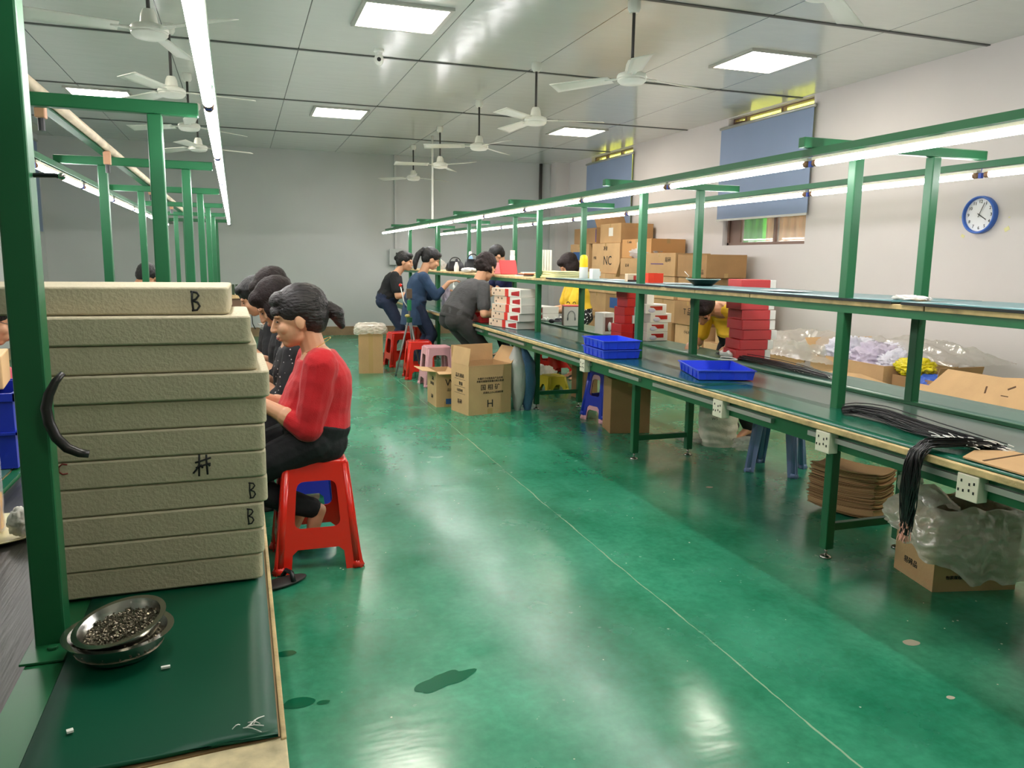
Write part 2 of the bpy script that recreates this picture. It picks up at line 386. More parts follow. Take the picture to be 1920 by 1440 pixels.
FS = [(2.60, 3.20, 2.75, 'white ceiling fan at the top right, cut by the edge, closest over the right bench'), (2.62, 5.14, .15, 'white ceiling fan second from the front over the right bench'), (2.60, 6.98, 1.75, 'white ceiling fan third in the row over the right bench'),
      (2.60, 8.79, .75, 'white ceiling fan fourth in the row over the right bench'), (2.62, 10.71, 1.05, 'white ceiling fan fifth in the row over the right bench'), (2.64, 12.55, .3, 'white ceiling fan over the right bench, last before the back wall'),
      (-.436, 5.15, 1.3, 'white ceiling fan closest over the left bench, just left of the bright tube'), (-.45, 6.93, .1, 'white ceiling fan second over the left bench with its long dark rod'), (-.42, 8.67, .6, 'white ceiling fan third in the row over the left bench'), (-.41, 10.3, .25, 'white ceiling fan over the left bench, farthest of that row')]
for i, (x, y, a, lb) in enumerate(FS):
    o = fan if i == 0 else dup(fan, (x, y, ZC), a)
    o.location = (x, y, ZC); o.rotation_euler = (0, 0, a); o['label'] = lb; o['group'] = FN
# security camera
t = thing('security_camera', 'small white dome security camera on the ceiling', 'camera', (1.19, 7.05, ZC))
MB().lathe([(0, 0), (.045, -.001), (.045, -.02), (.03, -.03), (.03, -.05), (0, -.05)], 16).build('mount', WHITE, t, smooth=True, ang=.7)
mb = MB(); mb.ell((0, 0, -.085), (.04, .045, .05)); mb.build('housing', WHITE, t, smooth=True)
mb = MB(); mb.ell((-.005, -.038, -.09), (.018, .012, .018)); mb.build('lens', BLACKP, t, smooth=True)
# pipes on the back wall and down to the line
tag(MB().tube([(5.28, YB-.05, ZC-.01), (5.28, YB-.05, 1.9)], .03, 10).build('drain_pipe', mat('dark_pipe', (62, 58, 54), .5), smooth=True), 'dark vertical pipe in the far right corner', 'pipe')
tag(MB().tube([(2.70, 11.5, ZC-.003), (2.70, 11.5, 1.85)], .016, 10).build('conduit_pipe', WHITE, smooth=True), 'thin white conduit dropping from the ceiling to the right bench frame', 'pipe')
t = thing('switch_box', 'grey electrical box on the back wall behind the woman in black', 'electrical box', (2.60, YB-.062, 1.22))
MB().box(-.13, -.05, 0, .13, 0, .28).build('housing', mat('grey_enamel', (170, 174, 170), .5), t, bevel=.006); MB().cbox(0, -.058, .2, .03, .016, .03).build('knob', BLACKP, t)
# wall clock
t = thing('wall_clock', 'round white wall clock with a blue rim, taped to the right wall', 'clock', (XR, 4.96, 1.75), rot=(0, 0, -PI/2))
# local: -y faces the room, x runs along the wall to the viewer's right
BLUER = mat('blue_clock_rim', (60, 104, 190), .35)
R = .150
prof = [(R-.018, -.02), (R-.016, -.045), (R-.006, -.05), (R, -.045), (R+.002, -.02), (R, 0)]
mb = MB(); mb.loft([[V((r*math.cos(2*PI*k/48), d, r*math.sin(2*PI*k/48))) for k in range(48)] for r, d in prof], cap=False); mb.build('rim', BLUER, t, smooth=True)
mb = MB(); mb.tube([(0, -.001, 0), (0, -.022, 0)], R-.006, 48); mb.build('dial', mat('clock_dial', (228, 230, 232), .5), t)
for n in range(1, 13):
    a = PI/2-n*PI/6; text(t, str(n), .036, Matrix.Translation((.105*math.cos(a), -.0235, .105*math.sin(a))) @ Matrix.Rotation(PI/2, 4, 'X'), INK, name='numeral')
for a, l, w, nm in ((math.radians(90-4.07*30), .075, .006, 'hour_hand'), (math.radians(90-24), .105, .0045, 'minute_hand')):
    mb = MB(); M = Matrix.Rotation(-a, 4, 'Y'); mb.box(-.02, -.029 if nm[0] == 'h' else -.032, -w/2, l, -.027 if nm[0] == 'h' else -.030, w/2, M); mb.build(nm, INK, t)
for (y, z, r, w, lb) in ((5.12, 1.585, .5, .035, 'yellowed tape piece on the wall at the lower left of the clock'), (4.72, 1.63, -.5, .045, 'largest yellowed tape piece, at the lower right of the clock'), (4.71, 1.72, .2, .015, 'tiny yellowed tape bit right of the clock'), (5.16, 1.74, .1, .014, 'tiny yellowed tape bit left of the clock')):
    tag(MB().box(-.001, -w/2, -w*.35, 0, w/2, w*.35).build('tape_piece', mat('yellow_tape', (214, 210, 150), .5), None, (XR-.001, y, z), rot=(r, 0, 0)), lb, 'tape', 'tape bits around the wall clock')
# ------------------------------------------------------------------ assembly lines
MATG = mat('green_rubber_mat', (20, 92, 70), .22, var=.10, vscale=2.5, bump=.03, bscale=14)
MATT = mat('teal_rubber_mat', (22, 76, 78), .24, var=.12, vscale=2.0, bump=.03, bscale=14)
BELT = mat('grey_green_belt', (86, 108, 98), .24, var=.08, vscale=2, bump=.04, bscale=8)
BELTL = mat('dark_worn_belt', (46, 46, 40), .4, var=.45, vscale=3, bump=.1, bscale=10, stretch=(14, .6, 1))
EDGEW = mat('worn_wood_edge', (196, 170, 120), .6, var=.3, vscale=14, bump=.3, bscale=60)
EDGEB = mat('black_mat_edge', (20, 22, 22), .6)
PLY = mat('particle_board', (150, 122, 84), .7, var=.2, vscale=20)
ZT = .70
def post(t, x, y, z0, z1, w=.045): return MB().box(x-w/2, y-w/2, z0, x+w/2, y+w/2, z1).build('post', GREEN, t, bevel=.004)

RY = [.91, 2.79, 4.67, 6.56, 8.43, 10.31, 12.15]
Y0, Y1 = .35, 12.95
t = thing('assembly_line', 'long green steel assembly bench with overhead shelf and lamp rails along the right side', 'workbench', (2.7, 6.6, 0))
def P(mb, nm, m, **k): return mb.build(nm, m, t, loc=(-2.7, -6.6, 0), **k)
for y in RY:
    for x in (2.50, 2.92):
        o = post(t, x, y, .045, 1.805); o.location = (-2.7, -6.6, 0)
        mb = MB(); mb.cyl(x, y, .012, .046, .007, 8); mb.lathe([(0, 0), (.028, 0), (.024, .009), (.008, .014), (0, .014)], 14, (x, y, .0)); P(mb, 'levelling_foot', STEEL, smooth=True)
    P(MB().box(2.21, y-.02, 1.806, 3.21, y+.02, 1.848), 'top_beam', GREEN, bevel=.004)
    P(MB().box(2.523, y-.015, .13, 2.897, y+.015, .165), 'crossbar', GREEN, bevel=.003)
    P(MB().box(2.523, y-.015, .50, 2.897, y+.015, .535), 'crossbar', GREEN, bevel=.003)
    mb = MB(); mb.box(2.24, y-.02, .625, 3.24, y+.02, .655); P(mb, 'support_arm', GREEN)
P(MB().box(2.255, Y0, 1.776, 2.29, Y1, 1.805), 'lamp_rail', GREEN)
P(MB().box(3.215, Y0, 1.776, 3.25, Y1, 1.805), 'lamp_rail', GREEN)
P(MB().box(2.225, Y0, .60, 2.25, Y1, .668), 'apron_rail', GREEN)
P(MB().box(3.22, Y0, .60, 3.245, Y1, .668), 'apron_rail', GREEN)
P(MB().box(2.1965, Y0, .676, 2.52, Y1, ZT-.004), 'front_worktop', PLY)
P(MB().box(2.178, Y0, .675, 2.196, Y1, ZT), 'wooden_edge_strip', EDGEW, bevel=.004)
P(MB().box(2.90, Y0, .668, 3.28, Y1, ZT-.004), 'rear_worktop', PLY)
P(MB().box(2.525, Y0, .672, 2.895, Y1, ZT-.002), 'conveyor_belt', BELT)
P(MB().box(2.895, Y0, ZT-.001, 2.918, Y1, ZT+.014), 'guide_rail', GREEN)
P(MB().box(2.936, Y0, ZT-.001, 2.944, Y1, ZT+.008), 'guide_rail', GREEND)
# overhead shelf
P(MB().box(2.475, Y0, 1.126, 2.505, Y1, 1.158), 'shelf_rail', GREEN); P(MB().box(2.915, Y0, 1.126, 2.945, Y1, 1.158), 'shelf_rail', GREEN)
mb = MB(); y = Y0; k = 0
while y < Y1:
    L_ = (.52, .83, .64, 1.1)[k % 4]; y2 = min(Y1, y+L_); mb.box(2.47, y+.003, 1.1585, 2.95, y2-.003, 1.178); y = y2; k += 1
P(mb, 'shelf_board', EDGEW, bevel=.002)
# aluminium cable trunking under the front edge
mb = MB()
for a, b in ((.4, 1.35), (1.52, 2.62), (2.86, 3.93), (4.1, 4.5), (4.8, 5.9), (6.1, 7.1), (7.3, 8.3)): mb.box(2.205, a, .632, 2.224, b, .652)
P(mb, 'cable_trunking', ALU)
# rubber mats (separate, lying on the surfaces)
def rmat(name, lab, x0, x1, y0, y1, z, m, th=.004, wav=.0015, grp=None):
    mb = MB(); n = max(6, int((y1-y0)/.12))
    def fn(u, v):
        x = x0+(x1-x0)*u; yy = y0+(y1-y0)*v
        return (x, yy, z+th/2+.0012+wav*(nz(x*2, yy*3, z)+.9))
    mb.grid(fn, 4, n); o = mb.build(name, m, None, solid=th, smooth=True); return tag(o, lab, 'mat', grp)
rmat('rubber_mat', 'long dark green rubber mat along the front worktop of the right bench, nearest stretch', 2.20, 2.505, .36, 3.46, ZT-.004, MATG)
rmat('rubber_mat', 'blue-green rubber mat on the front worktop under the single blue tray and the stacked trays', 2.20, 2.505, 3.47, 7.2, ZT-.004, MATT)
rmat('rubber_mat', 'dark rubber mat on the front worktop at the far end by the leaning women', 2.20, 2.505, 7.21, 12.9, ZT-.004, MATG)
rmat('rubber_mat', 'grey-green rubber mat along the rear worktop beyond the guide rail', 2.95, 3.275, .36, 12.9, ZT-.004, mat('pale_green_mat', (70, 112, 98), .3, var=.1, vscale=2))
for (a, b, lb) in ((.36, 2.45, 'curling teal rubber mat on the overhead shelf, nearest the camera'), (2.5, 4.3, 'teal rubber mat on the overhead shelf in front of the dark bowl'), (4.35, 6.3, 'teal rubber mat on the overhead shelf around the orange box')):
    rmat('rubber_mat', lb, 2.468, 2.95, a, b, 1.1785, mat('shelf_mat', (64, 112, 116), .3, var=.1), .006, .004)
    tag(MB().box(2.4640, a, 1.1782, 2.4685, b, 1.189).build('mat_edging', EDGEB), 'black edging strip along the '+{.36: 'near', 2.5: 'middle', 4.35: 'far'}[a]+' part of the overhead shelf front', 'edging')
# ------------------------------------------------------------------ left line
LY = [2.92, 4.66, 6.43, 8.2, 10.0, 11.7]; LX0 = 1.0
t = thing('assembly_line', 'green steel assembly bench on the left with lamp rails, carrying the foam tray stack', 'workbench', (-.45, 6, 0))
def P(mb, nm, m, **k): return mb.build(nm, m, t, loc=(.45, -6, 0), **k)
def lx(y): return -.245-.004*(y-2.85)
for y in LY:
    for x in (lx(y), lx(y)-.40):
        o = post(t, x, y, .0, 1.785); o.location = (.45, -6, 0)
    P(MB().box(-.875, y-.02, 1.786, lx(y)+.135, y+.02, 1.828), 'top_beam', GREEN, bevel=.004)
    P(MB().box(-.62, y-.015, .15, -.27, y+.015, .185), 'crossbar', GREEN)
o = post(t, -.313, 1.392, .0, 2.05); o.location = (.45, -6, 0)
mb = MB(); mb.box(-.345, 1.31, ZT, -.283, 1.43, ZT+.004); mb.cyl(-.306, 1.352, ZT+.004, ZT+.009, .008, 8); P(mb, 'base_plate', GREEN, bevel=.001)
def railx(y): return -.058-.0052*(y-1.5)
mb = MB(); mb.loft([[V((railx(y)+dx, y, z)) for dx, z in ((-.018, 1.757), (.018, 1.757), (.018, 1.786), (-.018, 1.786))] for y in (.5, 12.0)]); P(mb, 'lamp_rail', GREEN)
mb = MB(); mb.box(-.882, 1.0, 1.757, -.848, 12.0, 1.786); P(mb, 'lamp_rail', GREEN)
NY = 1.0
P(MB().prism([(-.281, NY-.015), (.028, NY+.012), (.03, 11.9), (-.281, 11.9)], .655, ZT-.004), 'worktop', PLY)
P(MB().prism([(.0285, NY+.002), (.036, NY+.004), (.036, 11.9), (.0305, 11.9)], .648, ZT-.001), 'wooden_edge_strip', EDGEW, bevel=.002)
PAPER = mat('peeling_paper_edge', (206, 190, 150), .6, var=.35, vscale=22, bump=.2, bscale=40)
P(MB().prism([(-.281, NY-.10), (.036, NY-.065), (.036, NY+.0105), (-.281, NY-.0165)], .655, ZT-.004), 'worktop_end', PAPER, bevel=.002)
P(MB().box(-.337, .6, .64, -.2825, 11.9, ZT-.001), 'channel_rail', GREEN)
P(MB().box(-.625, .6, .66, -.342, 11.9, ZT-.012), 'conveyor_belt', BELTL)
P(MB().box(-.655, .6, .64, -.628, 11.9, ZT-.002), 'channel_rail', GREEN)
P(MB().box(-.96, .6, .655, -.657, 11.9, ZT-.004), 'rear_worktop', PLY)
P(MB().box(-.10, 1.0, .60, -.075, 11.9, .647), 'apron_rail', GREEN)
for y in (1.45,):
    P(MB().box(-.09, y-.02, 0, -.05, y+.02, .60), 'leg', GREEN)
mb = MB()
def fn(u, v):
    y = NY+(11.85-NY)*v**1.8; xl = -.280; xr = .0255-.002*v
    x = xl+(xr-xl)*u; yy = y+(.012*u-.006*(1-u))*(1 if v == 0 else 0)
    return (x, yy, ZT+.0012+.0012*nz(x*3, yy*3, 1))
mb.grid(fn, 8, 60)
tag(mb.build('rubber_mat', mat('green_rubber_mat_matte', (2, 72, 50), .42, spec=.25, var=.1, vscale=3, bump=.03, bscale=14), None, solid=.004, smooth=True), 'dark green rubber mat on the near left worktop under the steel bowls', 'mat')
tag(MB().box(-.95, .65, ZT-.003, -.66, 11.8, ZT+.002).build('rubber_mat', mat('pale_green_mat', (0, 0, 0))), 'grey-green rubber mat on the far side of the left bench', 'mat')
# wooden ledge with conduit and hanging sockets above the left line
t = thing('power_conduit', 'white cable conduit with hanging sockets running over the left green beams', 'conduit', (-.6, 6, 1.83))
MB().tube([(0, -4.9, .024), (0, 5.7, .024)], .020, 8).build('conduit', mat('dusty_conduit', (206, 192, 166), .6, var=.2), t, smooth=True)
MB().box(-.045, -4.9, -.002, -.01, 5.7, .012).build('support_strip', GREEND, t)
for y in (-2.95, -1.55, .5, 2.4):
    s = MB().box(-.016, y-.02, -.06, .016, y+.02, .004).build('socket', mat('terracotta_socket', (196, 150, 116), .5), t, bevel=.004); MB().cyl(0, y, -.10, -.06, .011, 8).build('plug', BLACKP, s)
# bolt sticking out of the near post
t = thing('cable_hook', 'small black threaded hook sticking out of the near green post', 'hook', (-.290, 1.392, 1.447))
MB().tube([(0, 0, 0), (.03, 0, .001), (.034, 0, 0)], .0035, 8).build('shank', BLACKP, t); mb = MB(); mb.ell((.038, 0, 0), (.006, .006, .006), 8, 6); mb.build('tip', STEEL, t, smooth=True)
# ------------------------------------------------------------------ fluorescent lamps
LAMPW = mat('lamp_batten', (216, 210, 190), .5); BLUEC = mat('blue_connector', (50, 80, 180), .5); BRN = mat('brown_holder', (150, 110, 80), .5)
def lamp():
    t = thing('fluorescent_lamp', 'x', 'fluorescent lamp', (0, 0, 1.75))
    MB().box(-.011, -.57, .012, .011, .57, .024).build('batten', LAMPW, t)
    MB().tube([(0, -.545, 0), (0, .545, 0)], .0135, 10).build('tube', TUBE, t, smooth=True)
    for s in (-1, 1):
        MB().tube([(0, s*.545, 0), (0, s*.567, 0)], .0135, 10).build('lamp_holder', BRN, t, smooth=True)
        MB().tube([(.012, s*.50, .024), (.014, s*.50, .05), (.0, s*.50, .058)], .0012, 5).build('hanger_wire', WHITE, t)
    mb = MB(); mb.cbox(0, -.583, -.002, .016, .016, .024); mb.tube([(0, -.583, .012), (.003, -.583, .03), (0, -.583, .04)], .002, 5); mb.build('connector', BLUEC, t, bevel=.002)
    return t
lp = lamp(); first = True

def place_lamp(x, y, z, lab, grp, rz=0):
    global first
    o = lp if first else dup(lp, (x, y, z), rz)
    o.location = (x, y, z); o.rotation_euler = (0, 0, rz); o['label'] = lab; o['group'] = grp; first = False
SP = ['first', 'second', 'third', 'fourth', 'fifth', 'sixth', 'seventh', 'eighth', 'ninth', 'tenth', 'eleventh']
for i in range(11): place_lamp(2.272, .46+.59+i*1.167-.003, 1.746, 'white tube lamp, %s from the near end, on the front rail of the right bench' % SP[i], 'tubes on the front rail of the right bench')
for i in range(11): place_lamp(3.232, .46+.59+i*1.174, 1.746, 'white tube lamp, %s from the near end, on the rear rail of the right bench' % SP[i], 'tubes on the rear rail of the right bench')
for i in range(8):
    y = 1.74+i*1.17; place_lamp(railx(y), y, 1.727, 'tube lamp, %s from the near end, over the aisle edge of the left bench' % SP[i], 'tubes on the aisle rail of the left bench', .0052)
for i in range(7): place_lamp(-.865, 3.55+i*1.2, 1.727, 'tube lamp, %s from the near end, on the wall side of the left bench' % SP[i], 'tubes on the wall side rail of the left bench')
# sockets under the right bench
def sockbox(y, lab, first_=[None]):
    t = thing('power_socket', lab, 'socket', (2.179, y, .588), group='socket boxes under the right bench')
    MB().box(0, -.04, 0, .045, .04, .085).build('housing', OFFW, t, bevel=.003)
    mb = MB()
    for (a, z) in ((-.025, .06), (-.025, .03), (-.008, .055), (-.008, .035), (.022, .062), (.013, .03), (.031, .03)): mb.cbox(-.0005, a, z, .002, .005, .009)
    mb.build('socket_face', BLACKP, t)
for y, lb in ((1.83, 'ivory power socket box under the bench edge above the plastic-lined box'), (2.50, 'ivory power socket box under the bench edge beside the near green leg'), (3.24, 'ivory power socket box under the bench edge in front of the white sack'), (4.86, 'ivory power socket box under the bench edge above the blue stool')): sockbox(y, lb)
# ------------------------------------------------------------------ cartons
def carton(name, lab, x, y, z, lx, ly, h, rz=0, m=CARD, grp=None, flaps=None, prints=(), blocks=(), tape=True, cat='box', inner=True, tilt=None):
    t = thing(name, lab, cat, (x, y, z), rz, grp, rot=tilt)
    if flaps is None:
        MB().box(-lx/2, -ly/2, 0, lx/2, ly/2, h).build('body', m, t, bevel=.004)
        if tape:
            mb = MB(); mb.box(-.025, -ly/2-.0008, h-.06, .025, -ly/2, h); mb.box(-.025, -ly/2, h, .025, ly/2, h+.0008)
            mb.box(-lx/2-.0008, -.02, h-.05, -lx/2, .02, h); mb.build('tape', TAPE, t)
    else:
        w = .005; mb = MB()
        mb.box(-lx/2, -ly/2, 0, lx/2, -ly/2+w, h); mb.box(-lx/2, ly/2-w, 0, lx/2, ly/2, h); mb.box(-lx/2, -ly/2+w, 0, -lx/2+w, ly/2-w, h); mb.box(lx/2-w, -ly/2+w, 0, lx/2, ly/2-w, h)
        mb.box(-lx/2+w, -ly/2+w, 0, lx/2-w, ly/2-w, w); mb.build('body', m, t)
        for side, (ang, ln) in flaps.items():
            L_ = lx if side[1] == 'y' else ly
            M = {'-y': Matrix.Translation((0, -ly/2, h)), '+y': Matrix.Translation((0, ly/2, h)) @ Matrix.Rotation(PI, 4, 'Z'), '-x': Matrix.Translation((-lx/2, 0, h)) @ Matrix.Rotation(-PI/2, 4, 'Z'), '+x': Matrix.Translation((lx/2, 0, h)) @ Matrix.Rotation(PI/2, 4, 'Z')}[side] @ Matrix.Rotation(math.radians(ang), 4, 'X')
            MB().box(-L_/2+.003, -.002, .001, L_/2-.003, .003, ln, M).build('flap', m, t)
        if tape: MB().box(-.025, -ly/2-.0008, .0, .025, -ly/2, .05).build('tape', TAPE, t)
    for (s, size, face, u, v) in prints: text(t, s, size, face_M(face, u, v, .0012, lx, ly), INK)
    for (face, u, v, w_, h_, mm, nm) in blocks:
        M = face_M(face, u, v, .0006, lx, ly); MB().box(-w_/2, -h_/2, -.0005, w_/2, h_/2, .0009, M).build(nm, mm, t)
    return t
BLUEPR = mat('blue_print', (44, 84, 140), .7); REDPR = mat('red_print', (176, 48, 40), .7); WLAB = mat('white_label', (232, 228, 220), .6); GREYPR = mat('grey_print', (96, 80, 64), .8); PURP = mat('purple_print', (84, 60, 120), .7)
rows = lambda: None
# open cartons on the aisle floor
carton('carton', 'large open cardboard carton with raised flaps and a bold H, beside the striped sack', 1.99, 6.608, 0, .425, .33, .432, .214, CARD2, flaps={'-x': (-8, .15), '+y': (4, .15), '-y': (-178, .002), '+x': (35, .16)},
       prints=[('国 相 矿', .055, '-y', 0, .235), ('净重毛重箱号装箱日期及数量', .021, '-y', -.0, .29), ('外箱尺寸长宽高及产品名称', .021, '-y', 0, .315), ('此面向上小心轻放防潮', .020, '-y', .03, .19), ('H', .095, '-y', 0, .09), ('品名规格', .04, '-x', 0, .33), ('数量', .035, '-x', .02, .26), ('毛重净重', .028, '-x', 0, .2), ('易碎', .045, '-x', 0, .10)], blocks=[('-x', 0, .30, .2, .003, GREYPR, 'printed_line'), ('-x', 0, .235, .2, .003, GREYPR, 'printed_line'), ('-x', 0, .175, .2, .003, GREYPR, 'printed_line')])
carton('carton', 'small open cardboard carton with a W logo, left of the large H carton', 1.74, 7.03, 0, .20, .33, .325, .02, CARD2, flaps={'-x': (84, .13), '-y': (98, .09), '+x': (-150, .08)},
       prints=[('W', .09, '-y', .03, .22), ('品质', .03, '-y', .03, .155), ('品名', .035, '-x', .05, .25), ('箱号数量', .03, '-x', .02, .2), ('易碎', .04, '-x', .02, .08)], blocks=[('-y', .04, .05, .10, .05, BLUEPR, 'blue_swoosh')])
t = carton('carton', 'tall cardboard carton lined with a clear plastic bag, used as a waste bin', 1.43, 9.28, 0, .28, .30, .56, -.15, CARD, flaps={}, tape=False, blocks=[('-y', 0, .28, .05, .55, TAPE, 'tape')])
def film(name, rgb, clear, bump, bscale):
    m = bpy.data.materials.new(name); m.use_nodes = True; nt = m.node_tree; N = nt.nodes; L = nt.links
    for n in list(N): N.remove(n)
    o = N.new('ShaderNodeOutputMaterial'); tr = N.new('ShaderNodeBsdfTransparent'); tl = N.new('ShaderNodeBsdfTranslucent'); df = N.new('ShaderNodeBsdfDiffuse'); gl = N.new('ShaderNodeBsdfGlossy')
    for k in (tl, df): k.inputs[0].default_value = lin(rgb)
    gl.inputs['Roughness'].default_value = .16
    m1 = N.new('ShaderNodeMixShader'); m1.inputs[0].default_value = .5; L.new(tl.outputs[0], m1.inputs[1]); L.new(df.outputs[0], m1.inputs[2])
    m2 = N.new('ShaderNodeMixShader'); m2.inputs[0].default_value = .16; L.new(m1.outputs[0], m2.inputs[1]); L.new(gl.outputs[0], m2.inputs[2])
    m3 = N.new('ShaderNodeMixShader'); m3.inputs[0].default_value = 1-clear; L.new(tr.outputs[0], m3.inputs[1]); L.new(m2.outputs[0], m3.inputs[2]); L.new(m3.outputs[0], o.inputs[0])
    tc = N.new('ShaderNodeTexCoord'); n2 = N.new('ShaderNodeTexNoise'); n2.inputs['Scale'].default_value = bscale; n2.inputs['Detail'].default_value = 4; L.new(tc.outputs['Object'], n2.inputs['Vector'])
    bp = N.new('ShaderNodeBump'); bp.inputs['Strength'].default_value = bump; bp.inputs['Distance'].default_value = .02; L.new(n2.outputs[0], bp.inputs['Height'])
    for k in (tl, df, gl): L.new(bp.outputs[0], k.inputs['Normal'])
    MATS[name] = m; return m
FILM = film('clear_plastic_film', (236, 232, 224), .55, .6, 22)
FILMW = film('milky_plastic_film', (255, 250, 238), .22, .7, 16)
def liner(parent, lx, ly, h, drop, out, m, seed, sag=0.0, jag=.02, sdir=-.9, zlow=.012):
    mb = MB()
    def ridge(x, y, z): return 1-2.2*abs(noise.noise(V((x, y, z))))
    def rr(th, e):
        c, s = math.cos(th), math.sin(th); k = (abs(c)**5+abs(s)**5)**(-1/5); return (c*k*(lx/2+e), s*k*(ly/2+e))
    def fn(u, v):
        th = 2*PI*u; c, s = math.cos(th), math.sin(th); wv = nz(c*2.2, s*2.2, seed)
        if v < .18: a = v/.18; x, y = rr(th, -.014); z = h-.13*(1-a)
        elif v < .28:
            a = (v-.18)/.10; x, y = rr(th, -.014+.034*a); z = h+.014*math.sin(a*PI)+jag*wv
        else:
            a = (v-.28)/.72; d = drop*(1+.35*wv+sag*math.cos(th-sdir)); d = min(d, h-zlow-.01)
            bulge = math.sin(min(1, a*1.1)*PI*.85)
            f = ridge(c*3.1+a*1.4, s*3.1-a*1.0, seed+a*2.2); g = ridge(c*8+a*5, s*8, a*6+seed)
            x, y = rr(th, .02+out*bulge*(.75+.5*wv)+.020*f*(.3+a)+.008*g); z = h-d*a+jag*wv*(1-a)+.012*f*a
        q = .006*noise.noise(V((x*40+seed, y*40, z*40)))
        return (x+q, y+q, max(z, zlow))
    mb.grid(fn, 150, 60, wrap=True); return mb.build('plastic_liner', m, parent, smooth=True)
liner(t, .28, .30, .56, .10, .018, FILMW, 3, jag=.01)
t = carton('carton', 'open carton overflowing with a milky plastic bag, under the hanging black cables', 2.865, 2.43, 0, .37, .27, .335, -.223, CARD2, flaps={}, tape=False, prints=[('净重毛重', .026, '-x', .0, .17), ('易碎品', .032, '-x', -.02, .07), ('包装规格及数量说明', .018, '-y', -.05, .06)])
liner(t, .37, .27, .335, .215, .050, FILMW, 8, sag=.42, jag=.03, sdir=-.75, zlow=.03)
mb = MB(); mb.grid(lambda u, v: (-.13+.055*math.cos(PI*v)+.02*nz(u*5, v*4, 3), -.10+.22*u+.01*nz(u*6, v*5, 1), .33+.085*math.sin(PI*v)*math.sin(PI*(.15+.7*u))+.01*nz(u*9, v*9, 2)), 20, 20); mb.build('bag_fold', FILMW, t, smooth=True)
carton('carton', 'plain brown cardboard carton under the bench between the blue stool and the green leg', 2.875, 5.53, 0, .32, .25, .432, -.21, CARDD)
carton('carton', 'narrow brown carton under the bench, left of the blue stool', 3.17, 7.0, 0, .16, .24, .34, .1, CARDD)
# ------------------------------------------------------------------ cardboard sheets
SHEETM = [mat('sheet_card_a', (190, 150, 104), .85, bump=.2, bscale=80), mat('sheet_card_b', (168, 130, 88), .85), mat('sheet_card_c', (150, 112, 74), .9)]
mb = MB()
def fn(u, v):
    x = (u-.5)*.215; y = (v-.5)*.36; return (x, y, 1.3*x*x+.45*y*y)
sheets = []
for j in range(3):
    mb = MB(); mb.grid(fn, 6, 8); sheets.append(mb.build('cardboard_sheet', SHEETM[j], None, solid=.0046))
cx, cy = 3.075, 3.285
def SLB(k):
    n = 47-k; w = ('second', 'third', 'fourth', 'fifth', 'sixth', 'seventh', 'eighth', 'ninth')
    if k == 0: return 'bottom sheet of the brown cardboard stack, sticking out at the front'
    if n <= 8: return '%s cardboard sheet from the top of the stack under the bench' % w[n-1]
    if k <= 8: return '%s cardboard sheet from the bottom of the stack under the bench' % w[k-1]
    return 'thin cardboard sheet in the middle of the stack under the near bench leg'
for k in range(48):
    o = sheets[k] if k < 3 else sheets[random.choice((0, 1, 1, 2))].copy()
    if k >= 3: COL.objects.link(o)
    o.location = (cx+random.gauss(0, .005), cy+random.gauss(0, .006), .004+.0051*k); o.rotation_euler = (0, 0, .376+random.uniform(-.02, .02))
    if k in (0, 1): o.location.x += .03; o.location.y -= .02
    tag(o, 'curved top sheet of the brown cardboard stack under the right bench' if k == 47 else SLB(k), 'cardboard sheet', 'cardboard sheets stacked under the right bench')
    if k == 47: o.data = sheets[0].data
